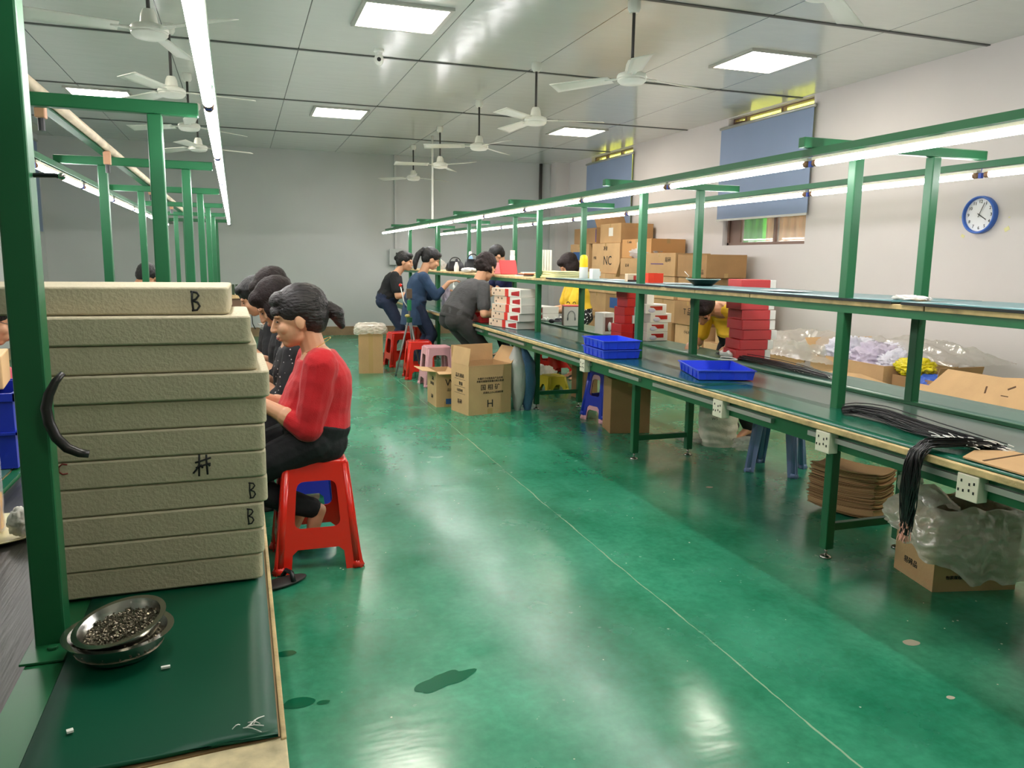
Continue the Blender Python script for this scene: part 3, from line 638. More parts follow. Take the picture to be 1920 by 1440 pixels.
# ------------------------------------------------------------------ stools
def stool(lab, x, y, rz, h, wt, wb, m, z=0, grp=None, band=True, name='plastic_stool'):
    t = thing(name, lab, 'stool', (x, y, z), rz, grp)
    MB().prism(rpoly([(-wt/2, -wt/2), (wt/2, -wt/2), (wt/2, wt/2), (-wt/2, wt/2)], .035), h-.03, h).build('seat', m, t, bevel=.008, smooth=True, ang=.6)
    sl = (wb-wt)/2/h; lw = .062
    zb0, zb1 = .10*h/.475, .185*h/.475
    W = lambda zz: wt/2+(h-zz)*sl
    fl = .012
    out = [(-W(0)-fl, 0), (-W(.02)-fl, .0), (-W(0)+lw, 0)] + [(-W(0)+lw+.008, zb0-.02), (-W(0)+lw+.03, zb0), (W(0)-lw-.03, zb0), (W(0)-lw-.008, zb0-.02), (W(0)-lw, 0), (W(0)+fl, 0), (W(zb1)+fl*.3, zb1), (W(h-.01), h-.012), (-W(h-.01), h-.012), (-W(zb1)-fl*.3, zb1)]
    if not band: out = [(-W(0)-fl, 0), (-W(0)+lw*.8, 0), (-W(h-.11)+lw, h-.12), (-W(h-.11)+lw+.03, h-.09), (W(h-.11)-lw-.03, h-.09), (W(h-.11)-lw, h-.12), (W(0)-lw*.8, 0), (W(0)+fl, 0), (W(h-.01), h-.012), (-W(h-.01), h-.012)]
    hz0, hz1 = zb1+.004, h-.085
    hole = rpoly([(-W(hz0)+lw, hz0), (W(hz0)-lw, hz0), (W(hz1)-lw+.004, hz1), (-W(hz1)+lw-.004, hz1)], .035, 5)
    vs, fs = curve_mesh([out, hole] if band else [out], .0035, .0)
    ta = math.atan(sl)
    for k in range(4):
        M = Matrix.Rotation(k*PI/2, 4, 'Z') @ Matrix.Translation((0, -W(0), 0)) @ Matrix.Rotation(PI/2-ta, 4, 'X')
        mb = MB(); mb.add([(v.x, v.y/math.cos(ta), v.z) for v in vs], fs, M); mb.build('side_panel', m, t, bevel=.0)
        # rounded leg post at the corner
        a, b = PI/4+k*PI/2, 1
        mb = MB(); c = W(0)-.012; d = wt/2-.012; sx = (1, -1, -1, 1)[k]; sy = (1, 1, -1, -1)[k]
        mb.tube([(sx*c, sy*c, .0), (sx*d, sy*d, h-.02)], [.023, .020], 12); mb.tube([(sx*(c+.002), sy*(c+.002), 0), (sx*(c-.006), sy*(c-.006), .03)], [.03, .024], 12); mb.build('leg', m, t, smooth=True)
    return t
t = stool('bright red plastic stool the woman in the red sweater sits on', .275, 3.475, 0, .475, .262, .355, REDP)
# cross ribs seen inside the openings
t = stool('red plastic stool left of the tripod near the back wall', 1.87, 9.76, .1, .425, .25, .34, REDP, grp='red stools at the far end')
stool('red plastic stool between the tripod and the pink stool', 1.885, 8.70, -.1, .42, .25, .33, REDP, grp='red stools at the far end')
stool('red plastic stool behind the tripod, half hidden by another red stool', 2.30, 10.62, .3, .42, .25, .33, REDP, grp='red stools at the far end')
PINK = mat('pink_plastic', (226, 168, 176), .35); BLUEST = mat('blue_plastic', (28, 50, 170), .3); GBLUE = mat('grey_blue_plastic', (120, 138, 180), .35); YEL = mat('yellow_plastic', (196, 178, 40), .4)
stool('pale pink plastic stool behind the two open cartons', 1.955, 8.13, 0, .42, .26, .33, PINK)
stool('pink plastic stool nested underneath the blue stool under the bench', 2.90, 5.95, .26, .44, .20, .29, PINK)
stool('blue plastic stool stacked over a pink one under the bench', 2.90, 5.95, .26, .44, .205, .295, BLUEST, z=.038)
stool('grey-blue plastic stool with round legs beyond the near end of the bench', 3.27, 4.16, -.86, .44, .24, .31, GBLUE, band=False)
stool('low yellow stool under the bench beyond the green legs', 3.03, 7.48, .1, .165, .19, .24, YEL, band=False)
stool('red plastic stool lying beyond the bench, above the yellow stool', 3.50, 8.6, .2, .43, .25, .34, REDP)
stool('small blue plastic stool on the left, seen through the red stool', .30, 4.32, 0, .40, .22, .30, BLUEST)
stool('red plastic stool hidden under the third woman of the left row', .31, 5.02, 0, .44, .24, .32, REDP, grp='stools under the far seated women')
stool('red plastic stool hidden under the farthest seated woman in black', .28, 5.66, 0, .44, .24, .32, REDP, grp='stools under the far seated women')
stool('red plastic stool under the man in the pale shirt', -1.22, 9.25, 0, .44, .24, .32, REDP)
stool('red plastic stool under the woman in pink at the left edge', -1.28, 4.25, 0, .44, .24, .32, REDP)
# ------------------------------------------------------------------ foam trays
FOAM = mat('white_polystyrene', (186, 176, 148), .75, var=.05, vscale=30, bump=.25, bscale=140)
MARK = mat('black_marker', (24, 24, 26), .7); MARKR = mat('red_marker', (120, 44, 34), .7)
def strokes(parent, ss, m, M, r=.0016):
    mb = MB()
    for pts in ss: mb.tube([M @ V((p[0], 0, p[1])) for p in pts], r, 6)
    return mb.build('marker_writing', m, parent, smooth=True)
Bs = [[(0, .02), (-.001, 0), (.001, -.02)], [(-.003, .019), (.008, .017), (.011, .011), (.006, .004), (.0, .001)], [(0, .001), (.009, -.003), (.012, -.010), (.007, -.018), (-.002, -.019)]]
LIN = [[(-.014, .004), (-.002, .007), (.014, .012)], [(-.013, -.006), (0, -.002), (.013, .001)], [(-.006, .019), (-.007, .0), (-.008, -.022)], [(.006, .018), (.006, 0), (.007, -.02)], [(-.007, .0), (-.012, -.009), (-.018, -.016)], [(-.004, .0), (-.001, -.007)], [(.007, .002), (.012, -.004)]]
LC = [[(.008, .008), (.0, .010), (-.006, .004), (-.006, -.004), (.0, -.009), (.008, -.008)]]
TR = [ # x right edge, depth offset, rotation, left extension, marks
 (-.020, .035, -.010, .50), (.014, .000, .012, .385), (.022, .004, .022, .385), (.044, -.002, .012, .40), (.036, .004, .018, .39), (.033, .002, .012, .39), (.033, .002, .012, .39), (.033, .004, .020, .39), (.026, .002, .014, .39), (.024, .002, .016, .39), (.020, .004, .012, .385)]
NM = ['topmost white foam tray marked B, set back and longer than those below', 'second foam tray from the top, with a chipped scuffed front', 'third foam tray from the top, a plain one with a pinkish corner', 'fourth foam tray from the top, sticking out farthest to the right', 'fifth foam tray from the top, just below the one sticking out', 'sixth foam tray from the top, above the scribbled character',
 'seventh foam tray from the top, marked with a scribbled character like a wood sign', 'eighth foam tray from the top, carrying the upper of two small B marks', 'ninth foam tray from the top, carrying the lower small B mark', 'tenth foam tray from the top, plain and second from the bottom', 'bottom foam tray of the stack, resting on the green mat']
hs = .0516
for i, (xr, dy, rz, wl) in enumerate(TR):
    z0 = ZT+.0065+(10-i)*hs; xl = xr-wl
    if i == 0: xl = -.62
    w = xr-xl; dep = .30
    t = thing('foam_tray', NM[i], 'foam tray', ((xl+xr)/2, 1.535+dy+dep/2, z0), rz, 'white foam trays stacked on the left bench')
    MB().prism(rpoly([(-w/2, -dep/2), (w/2, -dep/2), (w/2, dep/2), (-w/2, dep/2)], .018, 5), 0, hs-.0012).build('body', FOAM, t, bevel=.0035, seg=2, smooth=True, ang=.7)
    FM = lambda px_, zz: Matrix.Translation((px_-(xl+xr)/2, -dep/2-.0005, zz))
    if i == 0: strokes(t, Bs, MARK, FM(-.083, .025) @ Matrix.Diagonal((1, 1, .92, 1)), .0019)
    if i == 6: strokes(t, LIN, MARK, FM(-.080, .032), .0018)
    if i == 6: strokes(t, LC, MARKR, FM(-.312, .040), .0014)
    if i == 7: strokes(t, Bs, MARK, FM(.0, .025) @ Matrix.Diagonal((.8, 1, .8, 1)), .0014)
    if i == 8: strokes(t, Bs, MARK, FM(-.004, .026) @ Matrix.Diagonal((.8, 1, .8, 1)), .0014)
    if i == 1:
        mb = MB()
        for k in range(9): mb.ell((-.16+random.uniform(-.012, .012)-.02, -dep/2, .028+random.uniform(-.01, .01)), (.005, .0015, .004), 8, 5)
        mb.build('scuff', mat('foam_scuff', (226, 222, 206), .8), t, smooth=True)
# curved black rubber strip hanging by the near post
mb = MB(); cp = [(-.262, 1.350, 1.150), (-.272, 1.345, 1.138), (-.282, 1.342, 1.118), (-.2865, 1.340, 1.098), (-.284, 1.340, 1.075), (-.276, 1.340, 1.052), (-.262, 1.340, 1.034), (-.246, 1.341, 1.025), (-.233, 1.342, 1.022)]
o = mb.tube(cp, [.0045, .006, .0075, .008, .008, .008, .0078, .007, .006], 12).build('rubber_strip', mat('black_rubber', (34, 30, 30), .35), smooth=True); tag(o, 'curved black rubber strip hooked on the near green post in front of the trays', 'rubber strip')
# steel bowls with screws
SCREW = mat('small_metal_parts', (120, 112, 96), .35, .8)
def bowl(lab, x, y, z, r, h, rot, fill, seed, m=STEEL, dense=500):
    t = thing('steel_bowl', lab, 'bowl', (x, y, z), rot=rot)
    prof = [(0, .0), (r*.55, .0), (r*.66, .004), (r*.80, h*.45), (r*.88, h*.92), (r*.90, h), (r, h+.001), (r+.001, h+.003), (r*.89, h+.003), (r*.86, h*.92), (r*.78, h*.46), (r*.64, .006), (0, .003)]
    MB().lathe(prof, 40).build('bowl', m, t, smooth=True, ang=.9)
    rnd = random.Random(seed); mb = MB()
    rf = r*.70+(r*.16)*(fill/h)
    mb.lathe([(0, fill*.9), (rf*.8, fill*.86), (rf, fill*.6)], 24)
    for k in range(dense):
        a = rnd.uniform(0, 2*PI); q = rf*math.sqrt(rnd.random())*.97; p = V((q*math.cos(a), q*math.sin(a), fill*(.95-.2*(q/rf)**2)+rnd.uniform(-.001, .003)))
        d = V((rnd.uniform(-1, 1), rnd.uniform(-1, 1), rnd.uniform(-.5, .9))).normalized()*.0042
        mb.tube([p-d, p+d], [.0011, .0011], 4); mb.tube([p+d, p+d*1.2], [.0022, .0020], 5)
    o = mb.build('screw_fill', SCREW, t); o['kind'] = 'stuff'
    return t
bowl('lower stainless steel bowl of small screws, standing on the green mat', -.202, 1.300, ZT+.0055, .080, .038, (0, 0, 0), .026, 1)
bowl('upper tilted stainless steel bowl full of screws, sitting in the lower bowl', -.192, 1.292, ZT+.032, .068, .032, (.08, -.20, .2), .022, 2, dense=900)
# small scraps on the near mat
for (x, y, a, w, l, lb) in ((-.13, 1.23, .1, .005, .013, 'tiny white foam scrap on the green mat right of the bowls'), (-.235, 1.09, .3, .007, .008, 'tiny white scrap on the lower left of the green mat')):
    tag(MB().box(-l/2, -w/2, 0, l/2, w/2, .003).build('foam_scrap', WHITE, None, (x, y, ZT+.006), rz=a), lb, 'scrap')
mb = MB(); r_ = random.Random(4)
for k in range(7):
    p = V((.0+r_.uniform(-.025, .012), 1.04+r_.uniform(-.012, .018), ZT+.0055)); q = [p+V((i*.006*math.cos(k), i*.005*math.sin(k*1.7), .002*math.sin(i))) for i in range(5)]; mb.tube(q, .0008, 4)
tag(mb.build('plastic_shavings', WHITE), 'white plastic shavings at the near corner of the green mat', 'shavings', kind='stuff')
# ------------------------------------------------------------------ left rear bench things
t = thing('plate', 'cream plate with a bottle of yellow oil on the far side of the left belt', 'plate', (-.565, 2.03, ZT-.011))
MB().lathe([(0, 0), (.08, 0), (.12, .009), (.122, .012), (.08, .004), (0, .004)], 32).build('plate', mat('cream_plate', (214, 206, 160), .4), t, smooth=True, ang=.8)
t = thing('oil_bottle', 'clear plastic bottle part filled with yellow oil at the left edge', 'bottle', (-.575, 2.03, ZT-.005))
MB().lathe([(0, .001), (.036, .001), (.04, .008), (.038, .05), (.04, .06), (.040, .17), (.034, .20), (.016, .235), (.014, .26)], 28).build('bottle', mat('clear_pet', (225, 225, 240), .08, alpha=.32), t, smooth=True)
MB().lathe([(0, .003), (.034, .003), (.0375, .01), (.036, .05), (.0375, .062), (.0375, .088), (0, .088)], 28).build('oil', mat('yellow_oil', (230, 172, 20), .1, alpha=.92), t, smooth=True)
MB().cyl(0, 0, .26, .285, .017, 16).build('cap', WHITE, t)
def blob(name, lab, cat, c, r, m, seed, amp=.25, f=3, n=4, parent=None, sharp=False):
    bm = bmesh.new(); bmesh.ops.create_icosphere(bm, subdivisions=n, radius=1)
    for v in bm.verts:
        p = v.co.copy(); w_ = V((noise.noise(p*2+V((seed, 1, 1))), noise.noise(p*2+V((1, seed, 1))), 0))*.8; d = 1+amp*.45*noise.noise(p*f+V((seed, seed, 0)))+amp*.45*(.5-abs(noise.noise((p+w_)*f*1.3+V((seed, 0, 9))))*2.2)+amp*.16*(.4-abs(noise.noise((p+w_)*f*3.1+V((seed, 7, 9))))*2)
        v.co = V((p.x*r[0]*d, p.y*r[1]*d, p.z*r[2]*d))
    me = bpy.data.meshes.new(name); zmin = min(v.co.z for v in bm.verts)
    for v in bm.verts: v.co.z = max(v.co.z, -r[2]*.9)
    bm.to_mesh(me); bm.free(); me.materials.append(m); me.polygons.foreach_set('use_smooth', [not sharp]*len(me.polygons))
    o = bpy.data.objects.new(name, me); COL.objects.link(o); o.location = c
    if parent: o.parent = parent
    else: tag(o, lab, cat)
    return o
CLOTHW = mat('white_cloth', (226, 222, 214), .8, sheen=.2, bump=.4, bscale=30)
blob('tissue', 'crumpled white tissue on the cream plate beside the near post', 'tissue', (-.487, 1.965, ZT+.032), (.026, .026, .034), CLOTHW, 2, .35, 2.2)
BIN = mat('blue_bin_plastic', (36, 56, 186), .3)
t = thing('plastic_crate', 'blue plastic crate behind the oil bottle at the left edge', 'crate', (-.84, 2.75, ZT+.004))
mb = MB(); mb.box(-.2, -.15, 0, .2, -.14, .22); mb.box(-.2, .14, 0, .2, .15, .22); mb.box(-.2, -.14, 0, -.19, .14, .22); mb.box(.19, -.14, 0, .2, .14, .22); mb.box(-.19, -.14, 0, .19, .14, .01); mb.build('body', BIN, t)
mb = MB(); mb.box(-.21, -.16, .20, .21, -.151, .225); mb.box(-.21, .151, .20, .21, .16, .225); mb.box(.201, -.16, .20, .21, .16, .225); mb.box(-.21, -.16, .10, .21, -.151, .11); mb.box(.201, -.16, .10, .21, .16, .11); mb.build('rim', BIN, t, bevel=.002)
carton('carton', 'peach coloured cardboard box on the blue crate at the left edge', -.84, 2.75, ZT+.23, .30, .22, .10, .15, mat('peach_card', (240, 196, 140), .7), tape=False)
CABLE = mat('black_cable', (16, 15, 17), .3, spec=.6)
def bundle(name, lab, path, n, spread, r, tips=None, tipm=None, seed=1, ends=.1, zmin=None, grp=None, side=(1, 0, 0)):
    rnd = random.Random(seed); mb = MB(); mt = MB(); P0 = [V(p) for p in path]; ctr = sum(P0, V())/len(P0); base = P0[0].copy(); S = V(side)
    for k in range(n):
        o1 = rnd.gauss(0, 1); o2 = abs(rnd.gauss(0, 1)); pts = []; m_ = len(P0); ph = rnd.uniform(0, 6); end = 1+rnd.uniform(-ends, ends*.3)
        steps = m_*3
        for i in range(steps+1):
            f = min(i/steps*end, 1)*(m_-1); j = min(int(f), m_-2); a = f-j
            p_1, p0, p1, p2 = P0[max(j-1, 0)], P0[j], P0[j+1], P0[min(j+2, m_-1)]
            p = .5*((2*p0)+(p1-p_1)*a+(2*p_1-5*p0+4*p1-p2)*a*a+(3*p0-p_1-3*p1+p2)*a**3)
            t_ = (p1-p0).normalized(); sd = t_.cross(V((0, 0, 1))); sd = S if sd.length < .3 else sd.normalized()
            w = spread*(.55+.6*math.sin(PI*min(f/(m_-1), 1)*.9+.2)); up = V((0, 0, 1)) if abs(t_.z) < .7 else S.cross(V((0, 0, 1)))
            q = p+sd*o1*w*(.8+.25*math.sin(f*2+ph))+up*(o2 if abs(t_.z) < .7 else rnd.choice((-1, 1))*.15+math.sin(ph))*w*.42
            if zmin is not None: q.z = max(q.z, zmin) if (zmin is not None and abs(t_.z) < .7) else q.z
            pts.append(q-base)
        mb.tube(pts, r, 5, cap=False)
        if tipm: d = (pts[-1]-pts[-2]).normalized(); mt.tube([pts[-1], pts[-1]+d*tips*rnd.uniform(.5, 1)+V((rnd.uniform(-1, 1), rnd.uniform(-1, 1), 0))*tips*.25], r*.8, 5)
    if tipm:
        t = thing(name, lab, 'cables', base, group=grp); mb.build('cable_strand', CABLE, t, smooth=True)['kind'] = 'stuff'; mt.build('wire_tip', tipm, t)['kind'] = 'stuff'; return t
    o = mb.build(name, CABLE, None, base, smooth=True); return tag(o, lab, 'cables', grp, 'stuff')
COPPER = mat('copper_tips', (206, 150, 132), .5); WTIP = mat('white_tips', (226, 224, 218), .4)
bundle('cable_bundle', 'black coil of cables on the left bench by the woman in pink', [(-.70, 3.5, ZT+.01), (-.78, 3.7, ZT+.02), (-.9, 3.9, ZT+.02), (-.82, 4.1, ZT+.012)], 26, .05, .004, seed=5, zmin=ZT+.006)
# ------------------------------------------------------------------ right bench: cables, card, trays
bundle('cable_bundle', 'thick bundle of black cables lying along the near front worktop', [(2.41, 2.66, ZT+.012), (2.46, 2.62, ZT+.014), (2.48, 2.50, ZT+.014), (2.455, 2.36, ZT+.012), (2.43, 2.20, ZT+.010), (2.44, 2.05, ZT+.008), (2.46, 1.93, ZT+.006)], 120, .028, .0021, .022, WTIP, seed=11, ends=.25, zmin=ZT+.006)
bundle('cable_bundle', 'black cables hanging over the bench edge with pinkish bare wire ends', [(2.47, 1.98, ZT+.014), (2.38, 1.99, ZT+.022), (2.26, 2.01, ZT+.024), (2.185, 2.025, ZT+.018), (2.157, 2.03, ZT-.02), (2.150, 2.03, ZT-.12), (2.150, 2.03, ZT-.22), (2.145, 2.03, ZT-.29)], 110, .019, .0020, .03, COPPER, seed=12, ends=.12, zmin=ZT+.006, side=(0, 1, 0))
mb = MB(); r_ = random.Random(9)
for k in range(34):
    p = V((2.36+r_.uniform(-.05, .07), 2.03+r_.uniform(-.08, .09), ZT+.022+r_.uniform(0, .018))); d = V((r_.uniform(-.3, .9), -1, r_.uniform(-.2, .2))).normalized()*.02
    mb.tube([p-d, p, p+d+V((0, 0, -.004))], .0019, 5)
tag(mb.build('connector_tips', WTIP), 'cluster of white plug tips on the near cable bundle', 'plugs', kind='stuff')
bundle('cable_bundle', 'long flat bundle of black cables on the rear worktop in front of the garment carton', [(3.10, 4.62, ZT+.012), (3.12, 4.3, ZT+.014), (3.11, 4.0, ZT+.014), (3.09, 3.75, ZT+.012), (3.08, 3.5, ZT+.008)], 70, .028, .0022, .015, WTIP, seed=13, ends=.3, zmin=ZT+.006)
t = thing('cardboard_piece', 'torn flat cardboard piece on the worktop at the right edge', 'cardboard', (2.33, 1.72, ZT+.0075))
MB().prism([(-.10, .18), (.02, .24), (.14, .20), (.15, -.35), (-.12, -.35)], 0, .005).build('sheet', CARD2, t); MB().prism([(-.085, .12), (.13, .15), (.13, .142), (-.085, .112)], .0053, .0068).build('torn_slot', mat('dark_slot', (88, 66, 44), .9), t)
TRB = mat('blue_tray_plastic', (44, 76, 230), .3)
def tray(lab, x, y, z, rz, lx=.27, ly=.40, h=.058, rot=None):
    t = thing('plastic_tray', lab, 'tray', (x, y, z), rz, 'blue plastic trays on the right bench', rot=rot)
    w = .003; mb = MB(); e = .008
    b = [(-lx/2+e, -ly/2+e), (lx/2-e, -ly/2+e), (lx/2-e, ly/2-e), (-lx/2+e, ly/2-e)]; tt = [(-lx/2, -ly/2), (lx/2, -ly/2), (lx/2, ly/2), (-lx/2, ly/2)]
    b2 = [(p[0]*(1-2*w/lx), p[1]*(1-2*w/ly)) for p in b]; t2 = [(p[0]*(1-2*w/lx), p[1]*(1-2*w/ly)) for p in tt]
    rings = [[V((p[0], p[1], z_)) for p in q] for q, z_ in ((b, 0), (tt, h), (t2, h), (b2, .004))]
    mb.loft(rings); body_ = mb
    mb = MB(); q = .007
    mb.box(-lx/2-q, -ly/2-q, h-.004, lx/2+q, -ly/2, h+.001); mb.box(-lx/2-q, ly/2, h-.004, lx/2+q, ly/2+q, h+.001); mb.box(-lx/2-q, -ly/2, h-.004, -lx/2, ly/2, h+.001); mb.box(lx/2, -ly/2, h-.004, lx/2+q, ly/2, h+.001)
    mb.build('rim', mat('blue_tray_rim', (70, 96, 226), .3), t)
    mb = body_
    for f in (-.38, -.2, 0.02, .2, .38):
        for s in (-1, 1): mb.box(s*(lx/2-.002)-.003, f*ly-.0015, .003, s*(lx/2-.002)+.003, f*ly+.0015, h-.004)
    for f in (-.36, -.12, .14, .36):
        for s in (-1, 1): mb.box(f*lx-.0015, s*(ly/2-.002)-.003, .003, f*lx+.0015, s*(ly/2-.002)+.003, h-.004)
    mb.build('body', TRB, t)
    return t
tray('upper empty blue tray of the two stacked on the bench', 2.345, 4.765, ZT+.0665, -.05, .26, .37, .055)
tray('lower blue tray of the two stacked on the bench', 2.345, 4.765, ZT+.006, -.05, .26, .37, .055)
tray('single blue tray holding a few black parts, nearer the camera', 2.53, 3.80, ZT+.006, -.3, .31, .43, .052)
mb = MB(); r_ = random.Random(3)
for k in range(40):
    p = V((r_.gauss(0, .022), r_.gauss(0, .03), .004+r_.uniform(0, .012))); d = V((r_.uniform(-1, 1), r_.uniform(-1, 1), r_.uniform(0, .8))).normalized()*.016; mb.tube([p-d, p+d], .0016, 4)
tag(mb.build('black_parts', BLACKP, None, (2.54, 3.74, ZT+.013)), 'small heap of black parts inside the single blue tray', 'parts', kind='stuff')
bundle('white_cable', 'white looped cable on the guide rail by the green post', [(2.90, 4.32, ZT+.02), (2.95, 4.25, ZT+.022), (3.0, 4.27, ZT+.02), (3.02, 4.36, ZT+.02), (2.97, 4.40, ZT+.022), (2.93, 4.33, ZT+.024)], 1, .001, .004, seed=2).data.materials.__setitem__(0, WHITE)
t = thing('padded_headband', 'cream padded headband shape lying on the rear worktop under the leaning worker', 'headband', (3.16, 4.56, ZT+.0075), .9)
mb = MB(); mb.tube([(-.17, .02, .045), (-.165, .0, .02), (-.12, -.03, .018), (-.04, -.045, .02), (.05, -.04, .022), (.12, -.01, .02), (.13, .03, .018)], [.018, .022, .020, .022, .026, .024, .015], 12, flat=.8); mb.tube([(-.16, .0, .02), (-.10, .06, .02), (0, .07, .02), (.10, .045, .02)], [.018, .014, .014, .014], 10); mb.build('pad', CLOTHW, t, smooth=True)
# stack of red boxes in shrink film
REDB = mat('red_box', (196, 26, 34), .4); FILMR = mat('shrink_film', (240, 225, 225), .12, alpha=.07, bump=.8, bscale=30)
SHR = ['topmost red box in clear film, rising above the overhead shelf', 'second red filmed box from the top, cut by the shelf', 'third red filmed box from the top, just under the shelf', 'fourth red filmed box from the top', 'fifth red filmed box, shifted a little to the right', 'sixth red filmed box from the top', 'seventh red filmed box, shifted farthest to the right', 'bottom red filmed box, with a window at its end']
for i in range(8):
    z = ZT+.006+(7-i)*.0655; dx = (0, 0, -.004, .012, .006, .03, .006, -.01)[i]
    if i in (4,): dx = .012
    t = thing('red_box', SHR[i]+' on the rear worktop' if i > 1 else SHR[i], 'box', (3.185+dx, 4.45, z), -.12+random.uniform(-.04, .04), 'red shrink-wrapped boxes in one stack')
    MB().box(-.10, -.10, 0, .10, .10, .0625).build('body', REDB, t, bevel=.002); MB().box(.101, -.10, .002, .14, .10, .061).build('window_end', WHITE, t, bevel=.002)
    mb = MB()
    mb.grid(lambda u, v: (-.102+.246*u, -.1035-.003*abs(nz(u*9, v*7, i*3)), .001+.060*v), 20, 8); mb.grid(lambda u, v: (-.1035-.018*v*(1-v)*4*abs(nz(u*3, v*3, i)), -.10+.2*u, .002+.058*v), 8, 6); mb.build('shrink_film', FILMR, t, smooth=True)
# white and red headphone boxes stack
BEIGE = mat('beige_print', (226, 196, 170), .6); WBOX = mat('white_box_card', (228, 224, 214), .55); REDW = mat('red_window', (176, 30, 34), .3)
HB = ['top', 'second', 'third', 'fourth', 'bottom']
def hbox(lab, x, y, z, rz, L_=.52, w=.22, h=.071, grp=None):
    t = thing('headphone_box', lab, 'box', (x, y, z), rz, grp)
    MB().box(-w/2, -L_/2, 0, w/2, L_/2, h).build('body', WBOX, t, bevel=.002)
    M = face_M('-x', 0, h/2, .0004, w, L_)
    MB().box(-L_/2, -h/2+.003, 0, -L_*.02, h/2-.003, .001, M).build('beige_label', BEIGE, t)
    MB().box(-L_*.02, -h/2, 0, L_*.10, h/2, .0012, M).build('red_band', REDPR if False else mat('bright_red_band', (214, 44, 28), .5), t)
    MB().prism([(L_*.20, -h*.30), (L_*.47, -h*.36), (L_*.47, h*.32), (L_*.20, h*.10)], 0, .0014, M).build('red_window', REDW, t)
    mb = MB()
    for a, b in ((-.42, -.2), (-.2, .2), (-.34, .25)): mb.box(L_*a-.008, h*b-.008, .001, L_*a+.008, h*b+.008, .0018, M)
    mb.build('logo_mark', INK, t); return t
for i in range(5):
    hbox('%s white headphone box with red band in the stack beside the woman in grey' % HB[i], 2.44+(.0, .012, -.004, -.008, -.012)[i], 6.98+(.02, 0, -.01, .01, .06)[i], ZT+.006+(4-i)*.073, .19+(.02, -.02, .03, 0, .02)[i], grp='headphone boxes stacked on the front worktop')
for i in range(2): hbox(('upper' if i == 0 else 'lower')+' white and red box behind the big headphone box stack', 3.06, 7.95, ZT+.006+(1-i)*.073, .2, .40, .2, grp='headphone boxes on the rear worktop')
def otray(lab, x, y, z, rz, L_, w, h, m):
    t = thing('open_tray', lab, 'tray', (x, y, z), rz); k = .004; mb = MB()
    mb.box(-w/2, -L_/2, 0, w/2, L_/2, k); mb.box(-w/2, -L_/2, k, w/2, -L_/2+k, h); mb.box(-w/2, L_/2-k, k, w/2, L_/2, h); mb.build('base', m, t)
    for s in (-1, 1):
        M = Matrix.Translation((s*(w/2-k/2), 0, 0)) @ Matrix.Rotation(PI/2, 4, 'Z') @ Matrix.Rotation(PI/2, 4, 'X')
        vs, fs = curve_mesh([[(-L_/2+k, k), (L_/2-k, k), (L_/2-k, h), (L_*.22, h*.55), (L_*.12, h), (-L_*.12, h*.55), (-L_/2+k, h)]], k/2); mb = MB(); mb.add(vs, fs, M); mb.build('side_wall', m, t)
    return t
otray('open red tray on the front worktop left of the headphone boxes', 2.36, 7.72, ZT+.006, .1, .30, .20, .085, REDB)
t = carton('headphone_box', 'tall headphone box with a headphone drawing on its white face and a red top', 3.06, 7.13, ZT+.006, .155, .17, .188, -.30, WBOX, tape=False, blocks=[('-x', 0, .094, .168, .186, mat('taupe_print', (150, 128, 118), .6), 'side_print')])
mb = MB(); mb.box(-.077, -.085, .1885, .077, .085, .198); mb.build('red_top', mat('bright_red_band', (0, 0, 0)), t, bevel=.002)
mb = MB(); mb.tube([(.035*math.cos(a)*1.0, -.0865, .095+.052*math.sin(a)) for a in [PI*1.15-i*PI*1.3/14 for i in range(15)]], .004, 6); mb.ell((-.036, -.086, .07), (.008, .003, .018), 10, 6); mb.ell((.036, -.086, .07), (.008, .003, .018), 10, 6); mb.build('headphone_drawing', mat('grey_drawing', (130, 134, 132), .5), t, smooth=True)
for k, x in enumerate((-.03, .03)): MB().tube([(x+.014*math.cos(a), -.03, .215+.016*math.sin(a)) for a in [i*PI/5 for i in range(6)]], .004, 6).build('carry_loop', BLACKP, t)
# red tower of small boxes and white tray boxes
lv = .0675
names = ['left', 'right']
def rb(lab, x, y, z, w, d, h, win=False, m=REDB):
    t = thing('gift_box', lab, 'box', (x, y, z), .12, 'red and white boxes piled on the rear worktop'); MB().box(-w/2, -d/2, 0, w/2, d/2, h).build('body', m, t, bevel=.002)
    if win: MB().box(-w*.3, -d/2-.001, h*.15, w*.36, -d/2, h*.85).build('window', mat('grey_window', (170, 174, 180), .2), t)
    return t
HT = ['bottom', 'second', 'third', 'fourth', 'fifth', 'top']
for i in range(6):
    a = (0, 0, .005, .012, .035, .03)[i]; wl = (.115, .115, .07, .09, .09, .10)[i]
    rb('left hand %s box of the red pile behind the stacked blue trays' % ('red '+HT[i]+' level'), 2.91+a, 5.72, ZT+.006+i*lv, wl, .15, lv-.0015)
    rb('right hand box on the %s level of the red pile, %s' % (HT[i], 'red' if i < 2 else 'white with a grey window'), 2.91+a+wl/2+.065, 5.74, ZT+.006+i*lv, .115, .15, lv-.0015, win=i >= 2, m=REDB if i < 2 else WBOX)
def wtray(lab, x, y, z, w=.20, d=.15, h=.072):
    t = thing('window_box', lab, 'box', (x, y, z), .10, 'white window boxes piled on the rear worktop'); MB().box(-w/2, -d/2, 0, w/2, d/2, h).build('body', WBOX, t, bevel=.002)
    MB().prism([(-w*.30, h*.80), (w*.30, h*.80), (w*.30, h*.35), (w*.0, h*.35), (-w*.12, h*.62), (-w*.28, h*.66)], 0, .0012, face_M('-y', 0, 0, .0002, w, d)).build('cutout', REDW, t)
    mb = MB(); mb.ell((-w*.2, -d/2, h*.33), (.034, .004, .017), 12, 8); mb.build('earcup', mat('pale_lilac', (200, 196, 210), .5), t, smooth=True); return t
